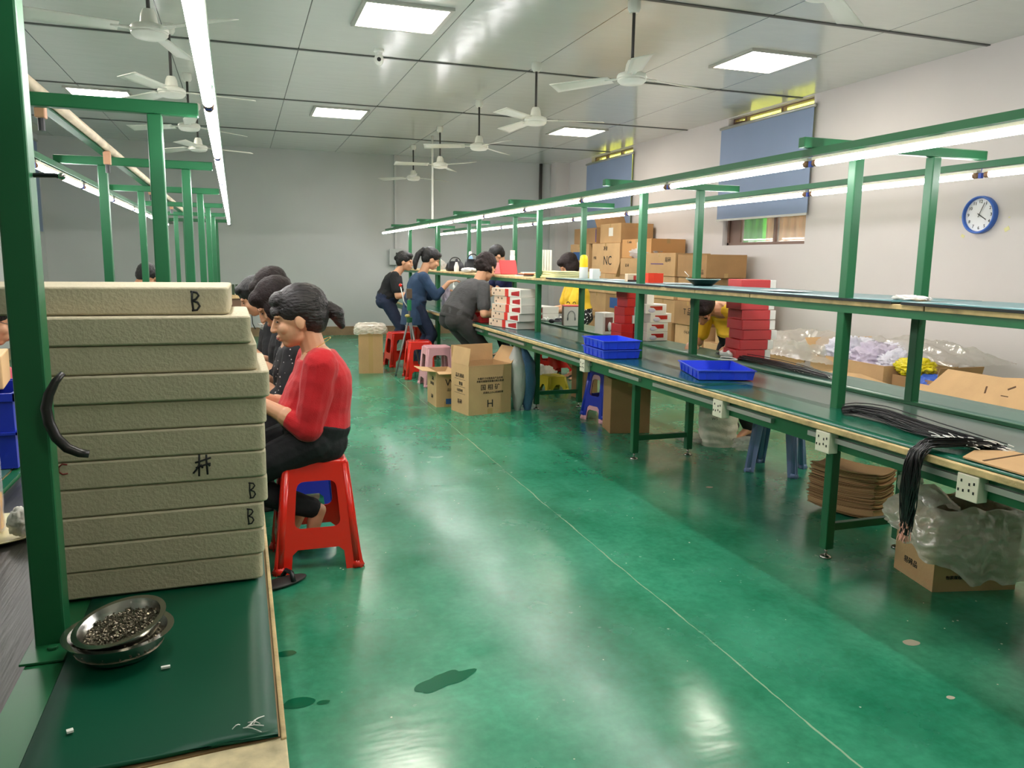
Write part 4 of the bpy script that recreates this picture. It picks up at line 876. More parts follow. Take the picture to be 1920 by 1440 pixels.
for i in range(4): wtray('%s white window box right of the red pile on the rear worktop' % HT[i], 3.15+(.0, 0, .028, -.02)[i], 5.66, ZT+.006+i*.0735)
rb('tall narrow white box standing on the window boxes by the green post', 3.10, 5.70, ZT+.006+4*.0735, .07, .14, .11, m=WBOX)
mb = MB(); mb.ell((0, 0, .02), (.022, .02, .02), 12, 8); tag(mb.build('headphone_pad', mat('coral_pad', (214, 90, 84), .6), None, (3.185, 5.63, ZT+.006+3*.0735+.002), smooth=True), 'coral pink headphone pad on top of the white window boxes', 'pad')
t = carton('window_box', 'white open box with a headphone in its window, left of the red pile', 2.98, 6.2, ZT+.006, .12, .12, .19, .2, WBOX, tape=False)
MB().box(-.035, -.062, .03, .045, -.0605, .15).build('cutout', mat('brown_inside', (120, 70, 60), .6), t); mb = MB(); mb.ell((.01, -.064, .07), (.02, .008, .04)); mb.build('earcup', WHITE, t, smooth=True)
carton('carton', 'brown printed box standing on the rear worktop behind the yellow shirted worker\'s hands', 3.12, 8.85, ZT+.006, .14, .12, .21, .2, mat('taupe_card', (142, 118, 98), .7), tape=False, blocks=[('-y', 0, .1, .03, .05, WLAB, 'white_mark')])
# headphones piled
def headphone(lab, x, y, z, rz, m1, grp, tilt=.0):
    t = thing('headphones', lab, 'headphones', (x, y, z), group=grp, rot=(tilt, 0, rz))
    MB().tube([(.075*math.cos(a), .09*math.sin(a), .018) for a in [i*PI/10 for i in range(11)]], .006, 8).build('headband', m1, t, smooth=True)
    for s in (-1, 1):
        mb = MB(); mb.ell((s*.072, -.01, .022), (.018, .034, .022)); mb.build('earcup', m1, t, smooth=True)
    return t
DGREY = mat('dark_grey_plastic', (60, 58, 66), .5)
HPP = [(3.03, 7.62, 0, .3, WHITE, 'white headphones in front of the pile near the headphone box'), (3.10, 7.45, 0, 1.4, DGREY, 'dark grey headphones at the right of the pile'), (3.12, 7.72, 0, 2.6, WHITE, 'white headphones at the back of the pile under the worker\'s hand'), (3.02, 7.42, 0, 3.9, DGREY, 'dark grey headphones at the near edge of the pile'), (2.70, 8.9, 0, .5, WHITE, 'white headphones on the belt near the woman in grey'), (2.62, 9.3, 0, 1.9, DGREY, 'dark headphones on the belt by the far green post'), (2.45, 9.0, 0, 2.3, WHITE, 'white headphones on the far front worktop')]
for i, (x, y, z, a, m_, lb) in enumerate(HPP): headphone(lb, x, y, ZT+.008+(0 if i < 4 else 0), a, m_, 'headphones lying on the right bench')
# ------------------------------------------------------------------ overhead shelf things
ZS = 1.1785; ZM = 1.187
def bottle(lab, x, y, z, prof, m, cap=None, capm=None, cat='bottle', name='bottle', n=20):
    t = thing(name, lab, cat, (x, y, z)); MB().lathe(prof, n).build('body', m, t, smooth=True, ang=.9)
    if cap: MB().lathe(cap, n).build('cap', capm, t, smooth=True, ang=.9)
    return t
YCAP = mat('yellow_cap', (244, 206, 10), .3)
bottle('white plastic bottle with a tall yellow cap on the overhead shelf', 2.69, 6.02, ZM, [(0, 0), (.034, 0), (.036, .004), (.036, .095), (0, .096)], WHITE, [(.035, .096), (.034, .16), (.028, .185), (.018, .195), (0, .197)], YCAP)
t = thing('plastic_mug', 'white square mug beside the yellow-capped bottle', 'mug', (2.72, 5.87, ZM)); MB().box(-.033, -.033, 0, .033, .033, .085).build('body', WHITE, t, bevel=.005); MB().tube([(.033, 0, .065), (.052, 0, .06), (.05, 0, .03), (.033, 0, .025)], .005, 8).build('handle', WHITE, t, smooth=True)
t = carton('small_box', 'small beige box with red print on the shelf left of the tall green post', 2.70, 5.2, ZM, .07, .06, .058, -.1, mat('beige_box', (214, 190, 160), .6), tape=False, blocks=[('-y', .02, .03, .02, .03, REDPR, 'red_print'), ('-y', 0, .008, .069, .014, mat('dark_brown', (60, 40, 36), .7), 'dark_stripe')])
t = thing('plastic_box', 'bright orange-red plastic box on the overhead shelf', 'box', (2.70, 4.87, ZM+.001), -.1)
ORA = mat('orange_red_plastic', (236, 62, 30), .3); mb = MB(); mb.box(-.055, -.05, 0, .055, .05, .003); mb.box(-.055, -.05, .003, .055, -.047, .068); mb.box(-.055, .047, .003, .055, .05, .068); mb.box(-.055, -.047, .003, -.052, .047, .068); mb.box(.052, -.047, .003, .055, .047, .068); mb.build('body', ORA, t); MB().box(-.008, -.052, .0, .008, -.0502, .068).build('rib', ORA, t)
t = thing('enamel_bowl', 'dark green enamel bowl with a pale rim on the shelf', 'bowl', (2.72, 4.27, ZM)); MB().lathe([(0, 0), (.05, 0), (.085, .03), (.10, .043), (.104, .044), (.098, .04), (.08, .026), (.045, .004), (0, .004)], 32).build('bowl', mat('dark_green_enamel', (34, 62, 54), .3), t, smooth=True, ang=.9)
MB().lathe([(.099, .042), (.105, .042), (.106, .046), (.099, .046)], 32).build('rim', mat('pale_rim', (170, 200, 190), .3), t, smooth=True)
tag(MB().tube([(2.640, 4.34, ZM+.048), (2.655, 4.33, ZM+.02+.04), (2.63, 4.345, ZM+.09)], .002, 6).build('white_stick', WHITE, smooth=True), 'thin white stick leaning in the dark green bowl', 'stick')
blob('tissue', 'crumpled white glove lying on the near part of the overhead shelf', 'glove', (2.62, 2.55, ZM+.012), (.05, .085, .012), CLOTHW, 6, .5, 3)
for (x, y, a, s, lb) in ((2.72, 5.5, .2, (.2, .13), 'sheet of white paper on the shelf before the beige box'), (2.75, 4.6, -.2, (.2, .14), 'pale blue paper on the shelf right of the orange box'), (2.70, 3.45, .3, (.17, .2), 'white paper lying on the near teal shelf mat')):
    mb = MB(); mb.grid(lambda u, v: ((u-.5)*s[0], (v-.5)*s[1], .004+.004*nz(u*3, v*3, y)), 6, 6); tag(mb.build('paper_sheet', mat('paper', (222, 226, 226), .6), None, (x, y, ZM+.003), rz=a, solid=.0008), lb, 'paper')
FOAMY = mat('pale_yellow_foam', (222, 216, 160), .7)
t = thing('foam_sheets', 'folded pale yellow foam sheets on the shelf left of the yellow-capped bottle', 'foam sheets', (2.68, 6.5, ZS+.001), .1)
for k in range(4): mb = MB(); mb.grid(lambda u, v: ((u-.5)*.34+.01*k, (v-.5)*.40, .008+k*.0155+.005*nz(u*3, v*3, k)), 8, 8); mb.build('foam_layer', FOAMY, t, solid=.014, smooth=True)
t = thing('plastic_sleeve', 'upright stack of white translucent plastic trays on the shelf', 'tray stack', (2.70, 6.92, ZS+.001))
for k in range(4): MB().box(-.055+.027*k, -.04, 0, -.032+.027*k, .04, .25).build('tray_insert', mat('white_translucent', (236, 236, 226), .3), t, bevel=.003)
# far part of the shelf
def bag(lab, x, y, w, h, m, rz=0):
    t = thing('handbag', lab, 'handbag', (x, y, ZS+.001), rz); mb = MB()
    mb.loft([[V((sx*w/2*k, sy*.05*k2, z)) for sx, sy in ((-1, -1), (1, -1), (1, 1), (-1, 1))] for z, k, k2 in ((0, .9, 1), (h*.3, 1, 1.1), (h*.8, .85, .6), (h, .7, .3))]); mb.build('body', m, t, bevel=.012, smooth=True)
    MB().tube([(w*.3*math.cos(a), 0, h*.95+h*.42*math.sin(a)) for a in [i*PI/8 for i in range(9)]], .007, 8).build('handle', m, t, smooth=True); return t
BLK = mat('black_leather', (22, 22, 26), .4)
bag('black handbag on the far end of the shelf, left of the white bottle', 2.66, 10.05, .24, .13, BLK, .1); bag('black handbag with a pale blue bottle on it, nearer of the two', 2.70, 9.35, .22, .16, BLK, -.1)
bottle('pale blue capped bottle standing behind the black handbags', 2.78, 9.75, ZS+.001, [(0, 0), (.03, 0), (.032, .18), (.02, .2), (0, .2)], mat('pale_blue_plastic', (140, 184, 220), .3), [(.02, .2), (.02, .24), (.014, .255), (0, .256)], WHITE)
bottle('white spray bottle between the two black handbags', 2.58, 9.68, ZS+.001, [(0, 0), (.03, 0), (.032, .06), (.018, .10), (.014, .12), (0, .12)], WHITE, [(.016, .12), (.02, .135), (.012, .16), (0, .16)], DGREY)
bottle('steel tea cup on the far shelf above the woman in grey', 2.70, 8.85, ZS+.001, [(0, 0), (.04, 0), (.046, .07), (.042, .075), (.02, .09), (0, .095)], STEEL, cat='cup', name='steel_cup')
blob('cloth', 'crumpled white cloth on the far shelf in front of the handbags', 'cloth', (2.56, 9.05, ZS+.030), (.07, .20, .028), CLOTHW, 7, .5, 3)
blob('plastic_bag', 'clear plastic bag on the far end of the shelf between the two standing women', 'bag', (2.66, 11.05, ZS+.075), (.12, .2, .075), FILM, 8, .4, 3)
FOLB = mat('blue_folder', (120, 170, 220), .4); FOLR = mat('red_folder', (220, 34, 34), .4); FOLP = mat('pink_folder', (232, 150, 150), .4)
def folder(lab, x, y, w, h, rz, ry, m, z=ZS+.001):
    o = MB().box(-w/2, -.006, 0, w/2, .006, h).build('folder', m, None, (x, y, z), rot=(ry, 0, rz), bevel=.002); return tag(o, lab, 'folder', 'folders leaning on the far shelf')
folder('pale blue folder standing upright on the shelf beside the dark brown hair', 2.60, 8.42, .07, .22, .3, -.05, FOLB)
folder('red folder leaning on the shelf in front of the dark-haired worker', 2.78, 8.20, .20, .16, .1, -.35, FOLR)
folder('pink folder leaning behind the red one', 2.66, 8.28, .16, .14, .1, -.5, FOLP)
bottle('white and grey thermos standing behind the red folder', 2.86, 8.33, ZS+.001, [(0, 0), (.028, 0), (.028, .2), (.022, .21), (0, .21)], WHITE, [(.026, .211), (.026, .26), (0, .262)], WLAB)
for k, (m_, lb) in enumerate(((WLAB, 'white booklet at the bottom of the small pile on the far shelf'), (mat('dark_cover', (70, 50, 54), .5), 'dark covered booklet in the small pile on the far shelf'), (mat('orange_cover', (236, 150, 110), .5), 'orange booklet in the small pile on the far shelf'), (WLAB, 'white booklet on top of the small pile on the far shelf'))):
    tag(MB().box(-.13, -.1, 0, .13, .1, .009).build('booklet', m_, None, (2.70+k*.008, 7.3-.02*k, ZS+.001+k*.0096), rz=.1-k*.09), lb, 'booklet', 'booklets in the small pile on the far shelf')
# ------------------------------------------------------------------ cartons along the right wall
C = carton; X0 = 5.13
def wc(lab, y0, y1, z, h, x0=X0, d=.52, rz=0, m=CARD, **k):
    # seen from the aisle: width runs along y, the printed face looks to -x
    return C('carton', lab, x0+d/2, (y0+y1)/2, z, d, abs(y1-y0)-.008, h-.002, rz, m, 'cartons piled along the right wall', **k)
RC = ('工 艺 品', .08)
G = 'wall pile, '
# column A (y 8.05..8.68)
def redtxt(t, s, size, u, v, lx, ly): text(t, s, size, face_M('-x', u, v, .0014, lx, ly), REDINK)
cols = [('A', 8.03, 8.66), ('B', 8.68, 9.30), ('C', 9.32, 9.96), ('D', 9.98, 10.66), ('E', 10.68, 11.36), ('F', 11.38, 12.06)]
where = {'A': 'nearest column beside the yellow shirted worker', 'B': 'second column from the near end', 'C': 'third column from the near end', 'D': 'fourth column from the near end', 'E': 'fifth column from the near end', 'F': 'farthest column by the back wall'}
lev = ['on the floor', 'second level up', 'third level up', 'fourth level up']
for ci, (c, y0, y1) in enumerate(cols):
    for k in range(4):
        z = k*.29; lb = 'cardboard carton %s in the %s' % (lev[k], where[c])
        jit = ((ci*7+k*3) % 5-2)*.012
        pr = []; bl = []
        if k == 2 and c in 'AB': pr = [('T 品', .10, '-x', 0, .16)]
        elif k == 1 and c == 'B': bl = [('-x', -.06, .16, .12, .12, REDPR, 'red_print'), ('-x', -.16, .12, .06, .14, BLUEPR, 'blue_print')]
        elif k == 2 and c == 'D': bl = [('-x', -.04, .16, .30, .15, BLUEPR, 'blue_label')]
        elif k == 3: pr = [('包装规格 数量', .045, '-x', 0, .14)]
        elif k == 1: pr = [('小心轻放', .05, '-x', 0, .2)]
        wc(lb, y0, y1, z, .29, X0+jit, m=(CARD, CARD2, CARDD)[(ci+k) % 3], prints=pr, blocks=bl)
wc('cardboard carton with a swoosh, slumped on top of the second column', 8.66, 9.40, 1.161, .29, X0-.05, rz=.05, prints=[('易碎', .07, '-x', .2, .2)], blocks=[('-x', -.05, .15, .3, .012, PURP, 'swoosh')])
wc('open topped carton on the nearest column, with a raised right end', 7.90, 8.62, 1.161, .27, X0-.03, rz=-.06, m=CARDD, flaps={'-x': (-160, .1)}, prints=[('T品', .06, '-x', .25, .06)])
wc('carton with a hanging front flap and plastic spilling out of its top', 9.44, 10.05, 1.161, .22, X0-.08, flaps={'+y': (150, .30), '-x': (-100, .1)}, prints=[('易 碎', .05, '-x', -.1, .12)])
blob('plastic_bag', 'crumpled clear plastic on the carton with the hanging flap', 'bag', (X0+.15, 9.72, 1.44), (.18, .30, .085), film('white_film', (240, 240, 242), .3, .5, 16), 4, .6, 3)
wc('carton with a white shipping label, top of the third column', 9.42, 10.28, 1.385, .26, X0+.05, m=mat('cardboard_orange', (196, 146, 92), .8), blocks=[('-x', .16, .13, .26, .17, WLAB, 'shipping_label')], prints=[('C-mile', .05, '-x', -.2, .22)])
wc('carton with a wavy NC logo above the yellow capped bottle', 10.30, 11.25, 1.161, .44, X0+.03, m=CARD2, prints=[('NC', .19, '-x', .08, .18), ('净重', .07, '-x', .0, .36), ('外箱', .05, '-x', -.36, .22)])
wc('carton with a small white label, topmost beside the blue blind', 10.32, 11.02, 1.603, .28, X0+.05, m=CARD, blocks=[('-x', .02, .16, .14, .12, WLAB, 'label')])
wc('open carton with a lifted flap at the very top left of the pile', 11.14, 12.0, 1.603, .24, X0+.05, m=CARDD, flaps={'-y': (-35, .3)}, tape=False, blocks=[('-x', .40, .12, .03, .2, PURP, 'purple_strip')])
wc('carton with a blue and red mark, left of the one with the wavy logo', 11.38, 12.1, 1.161, .44, X0+.03, m=CARD, blocks=[('-x', -.1, .25, .28, .13, BLUEPR, 'blue_mark'), ('-x', .14, .26, .14, .15, REDPR, 'red_mark')])
wc('lone carton on the floor behind the leaning yellow shirted worker', 7.30, 7.98, 0, .42, X0, m=CARD2)
t = thing('cardboard_flap_sheet', 'dark folded cardboard sheet lying over the near cartons behind the shelf bowl', 'cardboard', (5.35, 7.55, .425))
MB().box(-.2, -.22, 0, .2, .22, .5).build('body', CARD2, t); mb = MB(); mb.grid(lambda u, v: (-.25+.5*u, -.3+.6*v, .52+.10*math.sin(PI*u)*(1-v*.4)+.02*nz(u*3, v*3, 2)), 8, 8); mb.build('bent_sheet', mat('dark_card', (92, 74, 60), .8), t, solid=.006)
# open cartons of garments and bags
t = C('carton', 'wide open cardboard carton full of white garments by the right wall', 4.98, 5.10, 0, .70, .88, .575, -.06, CARD2, flaps={'-x': (-175, .004), '+y': (40, .16)}, tape=False)
GARM = mat('white_garments', (216, 214, 226), .85, sheen=.3, bump=.5, bscale=20)
for k, (x, y, z, r, m_) in enumerate(((4.90, 5.34, .52, (.24, .17, .16), GARM), (4.92, 5.08, .50, (.22, .2, .15), mat('lilac_garments', (198, 188, 206), .85, bump=.5)), (4.96, 4.87, .50, (.2, .13, .12), GARM), (5.12, 5.1, .52, (.16, .3, .12), GARM))):
    blob('garment', ['white garment at the left in the wide open carton', 'lilac tinted garment in the middle of the wide open carton', 'white garment at the right in the wide open carton', 'white garment at the back of the wide open carton'][k], 'garment', (x, y, z+.05), r, m_, 20+k, .55, 2.6, 5)['group'] = 'garments heaped in the wide carton'
C('carton', 'open cardboard carton left of the one with garments, under the clear plastic', 4.95, 6.04, 0, .6, .74, .50, .05, CARD, flaps={'-y': (30, .12)}, tape=False)
# large clear plastic sheets heaped over
def filmheap(lab, cx, cy, z0, L1, L2, h, seed, m):
    mb = MB()
    def fn(u, v):
        x = (u-.5)*L1; y = (v-.5)*L2; e = math.sin(PI*u)**.6*math.sin(PI*v)**.5; z = h*e*(.8+.5*nz(u*3, v*3, seed))+.05*nz(u*9, v*9, seed)*e+.02*abs(nz(u*22, v*22, seed)); return (x+.04*nz(u*6, v*6, seed+3), y+.04*nz(u*6, v*6, seed+5), max(z, -.0))
    mb.grid(fn, 50, 60); return tag(mb.build('plastic_sheet', m, None, (cx, cy, z0), smooth=True), lab, 'plastic sheet')
FILMH = film('hazy_film', (232, 226, 218), .42, .7, 12)
filmheap('large heap of clear plastic sheeting behind the red boxes', 4.95, 5.85, .51, .75, 1.15, .27, 2, FILMH)
filmheap('clear plastic sheeting draped over the garments carton along the wall', 5.25, 5.0, .60, .65, 1.3, .16, 5, FILMH)
mb = MB(); mb.grid(lambda u, v: (.05*nz(u*4, v*4, 1)+.1*v, (u-.5)*.5, -.36*v+.03*nz(u*7, v*7, 2)), 20, 20); tag(mb.build('plastic_sheet', FILMH, None, (4.62, 5.6, .66), smooth=True), 'tail of clear plastic hanging in front between the two open cartons', 'plastic sheet')
blob('plastic_bag', 'yellow plastic bag on the open carton behind the tall green post', 'bag', (4.74, 4.52, .585), (.11, .15, .07), mat('yellow_bag', (222, 206, 30), .35, bump=.6, bscale=20), 5, .6, 2.8, 5)
blob('plastic_bag', 'blue plastic bag in the open carton below the yellow one', 'bag', (4.74, 4.36, .48), (.12, .12, .07), mat('blue_bag', (60, 96, 190), .35, bump=.6, bscale=20), 9, .5, 2.8, 4)
C('carton', 'small open brown carton holding the yellow and blue bags', 4.86, 4.44, 0, .42, .40, .52, .0, CARDD, flaps={'-y': (12, .10)}, tape=False)
def flatcard(lab, loc, rot, pts, slots=()):
    t = thing('flattened_carton', lab, 'flattened carton', loc, rot=rot, group='flattened cartons beyond the bench'); MB().prism(pts, 0, .006).build('sheet', CARD2, t)
    if slots:
        mb = MB()
        for (x, y, w, l, a) in slots: mb.cbox(x, y, .0066, w, l, .001, a)
        mb.build('crease_mark', mat('dark_crease', (88, 64, 44), .9), t)
    return t
# leaning against the garments carton / wall, tilted toward the aisle
flatcard('flattened cardboard carton leaning before the garments carton, smaller of the two', (4.30, 4.90, .18), (0, -1.0, 0), [(-.21, -.42), (.34, -.42), (.38, -.1), (.36, .2), (.26, .42), (-.21, .46)], [(.25, .12, .16, .006, .4), (.25, .16, .10, .004, .4)])
flatcard('large flattened cardboard carton leaning at the right, with dark smudges', (4.26, 3.66, .21), (0, -1.05, 0), [(-.235, -.75), (.50, -.75), (.54, -.35), (.50, -.05), (.50, .36), (.36, .44), (.36, .56), (-.235, .62)], [(.40, .02, .05, .012, .2), (.38, -.12, .006, .05, 0), (.14, -.30, .30, .035, .5), (.44, -.14, .012, .05, .6)])
flatcard('flattened cardboard carton at the right edge overlapping the large one', (4.20, 3.0, .17), (0, -1.08, 0), [(-.185, -.6), (.46, -.6), (.47, .30), (-.185, .34)], [(.36, .1, .02, .16, .1)])
# ------------------------------------------------------------------ under the bench and aisle extras
SACKB = mat('blue_woven_sack', (84, 120, 158), .55, bump=.5, bscale=60); SACKW = mat('grey_white_sack', (176, 178, 172), .5, bump=.6, bscale=30)
t = thing('striped_sack', 'tall white and blue striped plastic sack leaning by the large H carton', 'sack', (2.37, 6.56, .0), .1)
for (nm, m_, dx, w0, dy) in (('white_side', SACKW, -.052, .085, .0), ('blue_side', SACKB, .045, .095, -.004)):
    mb = MB()
    def fn(u, v):
        a = 2*PI*u; k = (math.sin(min(1, v*1.15+.12)*PI*.5))**.7*(1 if v < .7 else max(.12, 1-(v-.7)/.3*.9)); q = 1+.14*nz(math.cos(a)*2, v*6, math.sin(a)*2+dx*9)
        return (dx*(1-.5*v)+w0*k*math.cos(a)*q-.05*v*v, dy+.11*k*math.sin(a)*q, .615*v)
    mb.grid(fn, 28, 26, wrap=True); mb.build(nm, m_, t, smooth=True)
MB().tube([(-.02, -.03, .58), (-.03, -.05, .61), (-.06, -.07, .63), (-.09, -.06, .60)], .006, 6).build('tie_string', WHITE, t, smooth=True)
MB().tube([(-.035+.02*math.cos(a), -.09, .60+.02*math.sin(a)) for a in [i*PI/5 for i in range(11)]], .002, 5).build('wire_ring', STEEL, t, smooth=True)
def softbag(lab, x, y, z, w, d, h, m, seed, rz=0, pr=None, name='sack'):
    t = thing(name, lab, 'sack', (x, y, z), rz); mb = MB()
    def fn(u, v):
        a = 2*PI*u; c, s = math.cos(a), math.sin(a); k = (abs(c)**3+abs(s)**3)**(-1/3); q = 1+.05*nz(c*2.5, s*2.5, v*6+seed)+.03*math.sin(v*40+3*nz(c, s, seed))*(1-v); e = (.9+.1*math.sin(PI*v)) if v > .06 else .86
        return (w/2*k*c*q*e, d/2*k*s*q*e, h*v+.02*nz(c*3, s*3, seed)*v)
    mb.grid(fn, 48, 40, wrap=True); mb.build('body', m, t, smooth=True)
    mb = MB(); mb.ell((0, 0, h*.93), (w*.44, d*.44, h*.05)); mb.build('contents', m, t, smooth=True)
    if pr:
        for s, size, u, v in pr: text(t, s, size, face_M('-y', u, v, .012, w, d), INK)
    return t
SACKC = mat('cream_woven_sack', (222, 216, 196), .6, bump=.4, bscale=40)
softbag('full white woven sack with handwriting standing under the bench', 3.31, 4.90, 0, .27, .26, .40, SACKC, 3, -.35, [('5kg2', .05, -.05, .33), ('WS', .03, -.06, .22)])
blob('plastic_bag', 'clear plastic bag on the floor right of the white woven sack', 'bag', (3.42, 4.66, .05), (.12, .10, .05), FILM, 3, .6, 3)
blob('plastic_bag', 'clear plastic scrap on the floor between the brown carton and the white sack', 'bag', (3.17, 5.05, .030), (.10, .14, .03), FILM, 13, .6, 3)
blob('plastic_bag', 'white plastic bag with rubbish under the far bench by the red stool', 'bag', (3.08, 7.95, .10), (.16, .17, .10), FILMW, 14, .5, 3)
blob('plastic_bag', 'milky plastic bag lying behind the carton with the liner', 'bag', (2.78, 2.62, .385), (.05, .05, .05), FILMW, 15, .4, 3)
# tripod laser level stand
t = thing('tripod', 'grey metal tripod with a green instrument, between the red stools', 'tripod', (1.84, 9.02, 0)); GM = mat('tripod_grey', (120, 122, 118), .4, .5)
for k, a in enumerate((PI*1.22, PI*1.62, PI*.35)):
    l = MB().tube([(.03*math.cos(a), .03*math.sin(a), .60), (.25*math.cos(a), .25*math.sin(a), .012)], [.012, .010], 8).build('leg', GM, t, smooth=True); mb = MB(); mb.ell((.25*math.cos(a), .25*math.sin(a), .012), (.014, .014, .012), 8, 6); mb.build('rubber_foot', BLACKP, l)
MB().cyl(0, 0, .60, .66, .035, 14).build('hub', GREEND, t, bevel=.004); MB().cyl(0, 0, .66, .88, .014, 10).build('centre_column', GM, t); MB().cyl(.0, 0, .74, .86, .026, 12).build('green_sleeve', mat('bright_green_plastic', (30, 120, 74), .4), t)
MB().box(-.03, -.03, .88, .03, .03, .99).build('head_block', mat('brown_metal', (90, 72, 56), .5), t, bevel=.004); mb = MB(); mb.ell((-.03, -.035, .68), (.03, .02, .02)); mb.build('knob', mat('brass_knob', (170, 160, 90), .4), t, smooth=True)
MB().tube([(-.10, 0, 1.02), (-.06, 0, .84), (-.02, 0, .78)], .006, 8).build('lever', WHITE, t, smooth=True); mb = MB(); mb.ell((-.10, 0, 1.03), (.02, .02, .02)); mb.build('red_knob', REDP, t, smooth=True)
# floor bits
mb = MB()
def fn(u, v):
    a = 2*PI*u; r = v*(1+.45*nz(math.cos(a)*1.6, math.sin(a)*1.6, 4)); return (.10*r*math.cos(a), .045*r*math.sin(a)+.03*math.cos(a)*r, .0012)
mb.grid(fn, 40, 4, wrap=True); tag(mb.build('water_puddle', mat('water_film', (6, 96, 66), .12, spec=.5), None, (.56, 2.27, 0)), 'small dark wet puddle on the green floor, lower centre', 'puddle')
for k, (x, y, s) in enumerate(((.10, 2.60, .035), (.12, 2.28, .05), (.19, 2.26, .02))):
    mb = MB(); mb.grid(lambda u, v: (s*v*math.cos(2*PI*u)*(1+.3*nz(math.cos(2*PI*u), math.sin(2*PI*u), k)), s*.6*v*math.sin(2*PI*u), .0012), 20, 2, wrap=True); tag(mb.build('water_puddle', MATS['water_film'], None, (x, y, 0)), ['wet drop on the floor beside the left bench, farthest of three', 'wet drop on the floor beside the left bench, largest of three', 'smallest wet drop on the floor beside the left bench'][k], 'puddle')
for k, (x, y, s, lb) in enumerate(((2.22, 2.02, .022, 'chipped pale spot of bare concrete on the floor in front of the lined carton'), (2.05, 1.70, .010, 'small chipped pale spot on the floor nearest the lower right corner'), (2.62, 3.93, .016, 'chipped pale spot on the floor under the bench by the grey-blue stool'))):
    mb = MB(); mb.grid(lambda u, v: (s*1.4*v*math.cos(2*PI*u)*(1+.3*nz(math.cos(2*PI*u), math.sin(2*PI*u), k+5)), s*v*math.sin(2*PI*u)*(1+.3*nz(math.sin(2*PI*u), 1, k)), .001), 20, 2, wrap=True); tag(mb.build('floor_chip', mat('bare_concrete', (176, 170, 150), .8), None, (x, y, 0)), lb, 'floor chip')
# equipment at the far end of the left bench behind the seated row
t = thing('pegged_rack', 'small dark green pegged rack with tools at the far end of the left bench', 'rack', (-.03, 7.3, ZT), .0)
MB().box(-.09, -.08, 0, .09, .08, .05).build('base', mat('dark_navy', (34, 36, 60), .5), t); MB().box(-.08, -.06, .05, .08, .06, .27).build('cabinet', mat('rack_brown', (110, 84, 64), .6), t, bevel=.004)
MB().box(-.10, -.07, .27, .10, .07, .30).build('shelf_plate', mat('pale_wood', (0, 0, 0)), t)
mb = MB(); [mb.cyl(-.06+.03*i, -.03, .30, .39, .011, 8) for i in range(5)]; [mb.cyl(-.06+.03*i, .02, .30, .39, .011, 8) for i in range(5)]; mb.build('green_peg', mat('olive_green', (44, 62, 36), .5), t)
mb = MB(); mb.tube([(.08, -.06, .30), (.11, -.07, .2), (.12, -.07, .05), (.14, -.06, .003)], .004, 6); mb.build('cord', BLACKP, t, smooth=True); MB().cyl(.06, -.075, .11, .2, .022, 12).build('blue_reel', BLUEST, t)
mb = MB(); r_ = random.Random(21)
for k in range(150):
    x = r_.uniform(.25, 3.6); y = 1.2+5.2*r_.random()**1.3; s = r_.uniform(.0016, .0045)
    mb.prism([(x+s*math.cos(a)*r_.uniform(.6, 1.3), y+s*math.sin(a)*r_.uniform(.6, 1.3)) for a in (0, 1.2, 2.4, 3.7, 5.0)], .0003, .0010)
tag(mb.build('paint_flecks', mat('pale_fleck', (182, 206, 184), .6)), 'tiny pale flecks scattered over the green aisle floor', 'flecks', kind='stuff')
# ------------------------------------------------------------------ people
def frame(d, up=V((0, 0, 1))):
    d = d.normalized(); s = up.cross(d)
    if s.length < 1e-4: s = V((0, 1, 0))
    s.normalize(); u = d.cross(s); return Matrix((d, s, u)).transposed()   # columns: forward, left, up
def ik(a, c, l1, l2, pole):
    d = c-a; L = d.length
    if L > (l1+l2)*.995: c = a+d.normalized()*(l1+l2)*.995; d = c-a; L = d.length
    k = (l1*l1-l2*l2+L*L)/(2*L); h = math.sqrt(max(l1*l1-k*k, 0)); n = d.normalized(); p = pole-n*pole.dot(n)
    if p.length < 1e-5: p = V((0, 0, -1))
    return a+n*k+p.normalized()*h, c
def cap(mb, a, b, r0, r1, n=12):
    """tapered capsule"""
    d = (b-a); L = d.length; u = d.normalized(); rings = []; q = u.orthogonal().normalized(); w = u.cross(q)
    def ring(c, r): rings.append([c+(q*math.cos(2*PI*k/n)+w*math.sin(2*PI*k/n))*r for k in range(n)])
    for f in (-.95, -.75, -.4): ring(a+u*r0*f, r0*math.sqrt(1-f*f))
    for f in (0, .33, .66, 1): ring(a+d*f, r0+(r1-r0)*f)
    for f in (.4, .75, .95): ring(b+u*r1*f, r1*math.sqrt(1-f*f))
    mb.loft(rings)
def limb(mb, pts, rs, n=12):
    for i in range(len(pts)-1): cap(mb, pts[i], pts[i+1], rs[i], rs[i+1], n)
def remesh(o, vox, smooth=3, disp=0, dscale=.06, fac=.5):
    r = o.modifiers.new('remesh', 'REMESH'); r.mode = 'VOXEL'; r.voxel_size = vox; r.use_smooth_shade = True
    s = o.modifiers.new('smooth', 'SMOOTH'); s.iterations = smooth; s.factor = fac
    if disp:
        tx = bpy.data.textures.get('folds%.3f' % dscale) or bpy.data.textures.new('folds%.3f' % dscale, 'CLOUDS'); tx.noise_scale = dscale; tx.noise_depth = 1
        d = o.modifiers.new('folds', 'DISPLACE'); d.texture = tx; d.strength = disp; d.mid_level = .5; d.texture_coords = 'LOCAL'
    return o
EYEM = mat('dark_eye', (28, 22, 20), .25); LIPM = mat('lip', (176, 92, 84), .5); BROWM = mat('brow_hair', (44, 34, 30), .8)
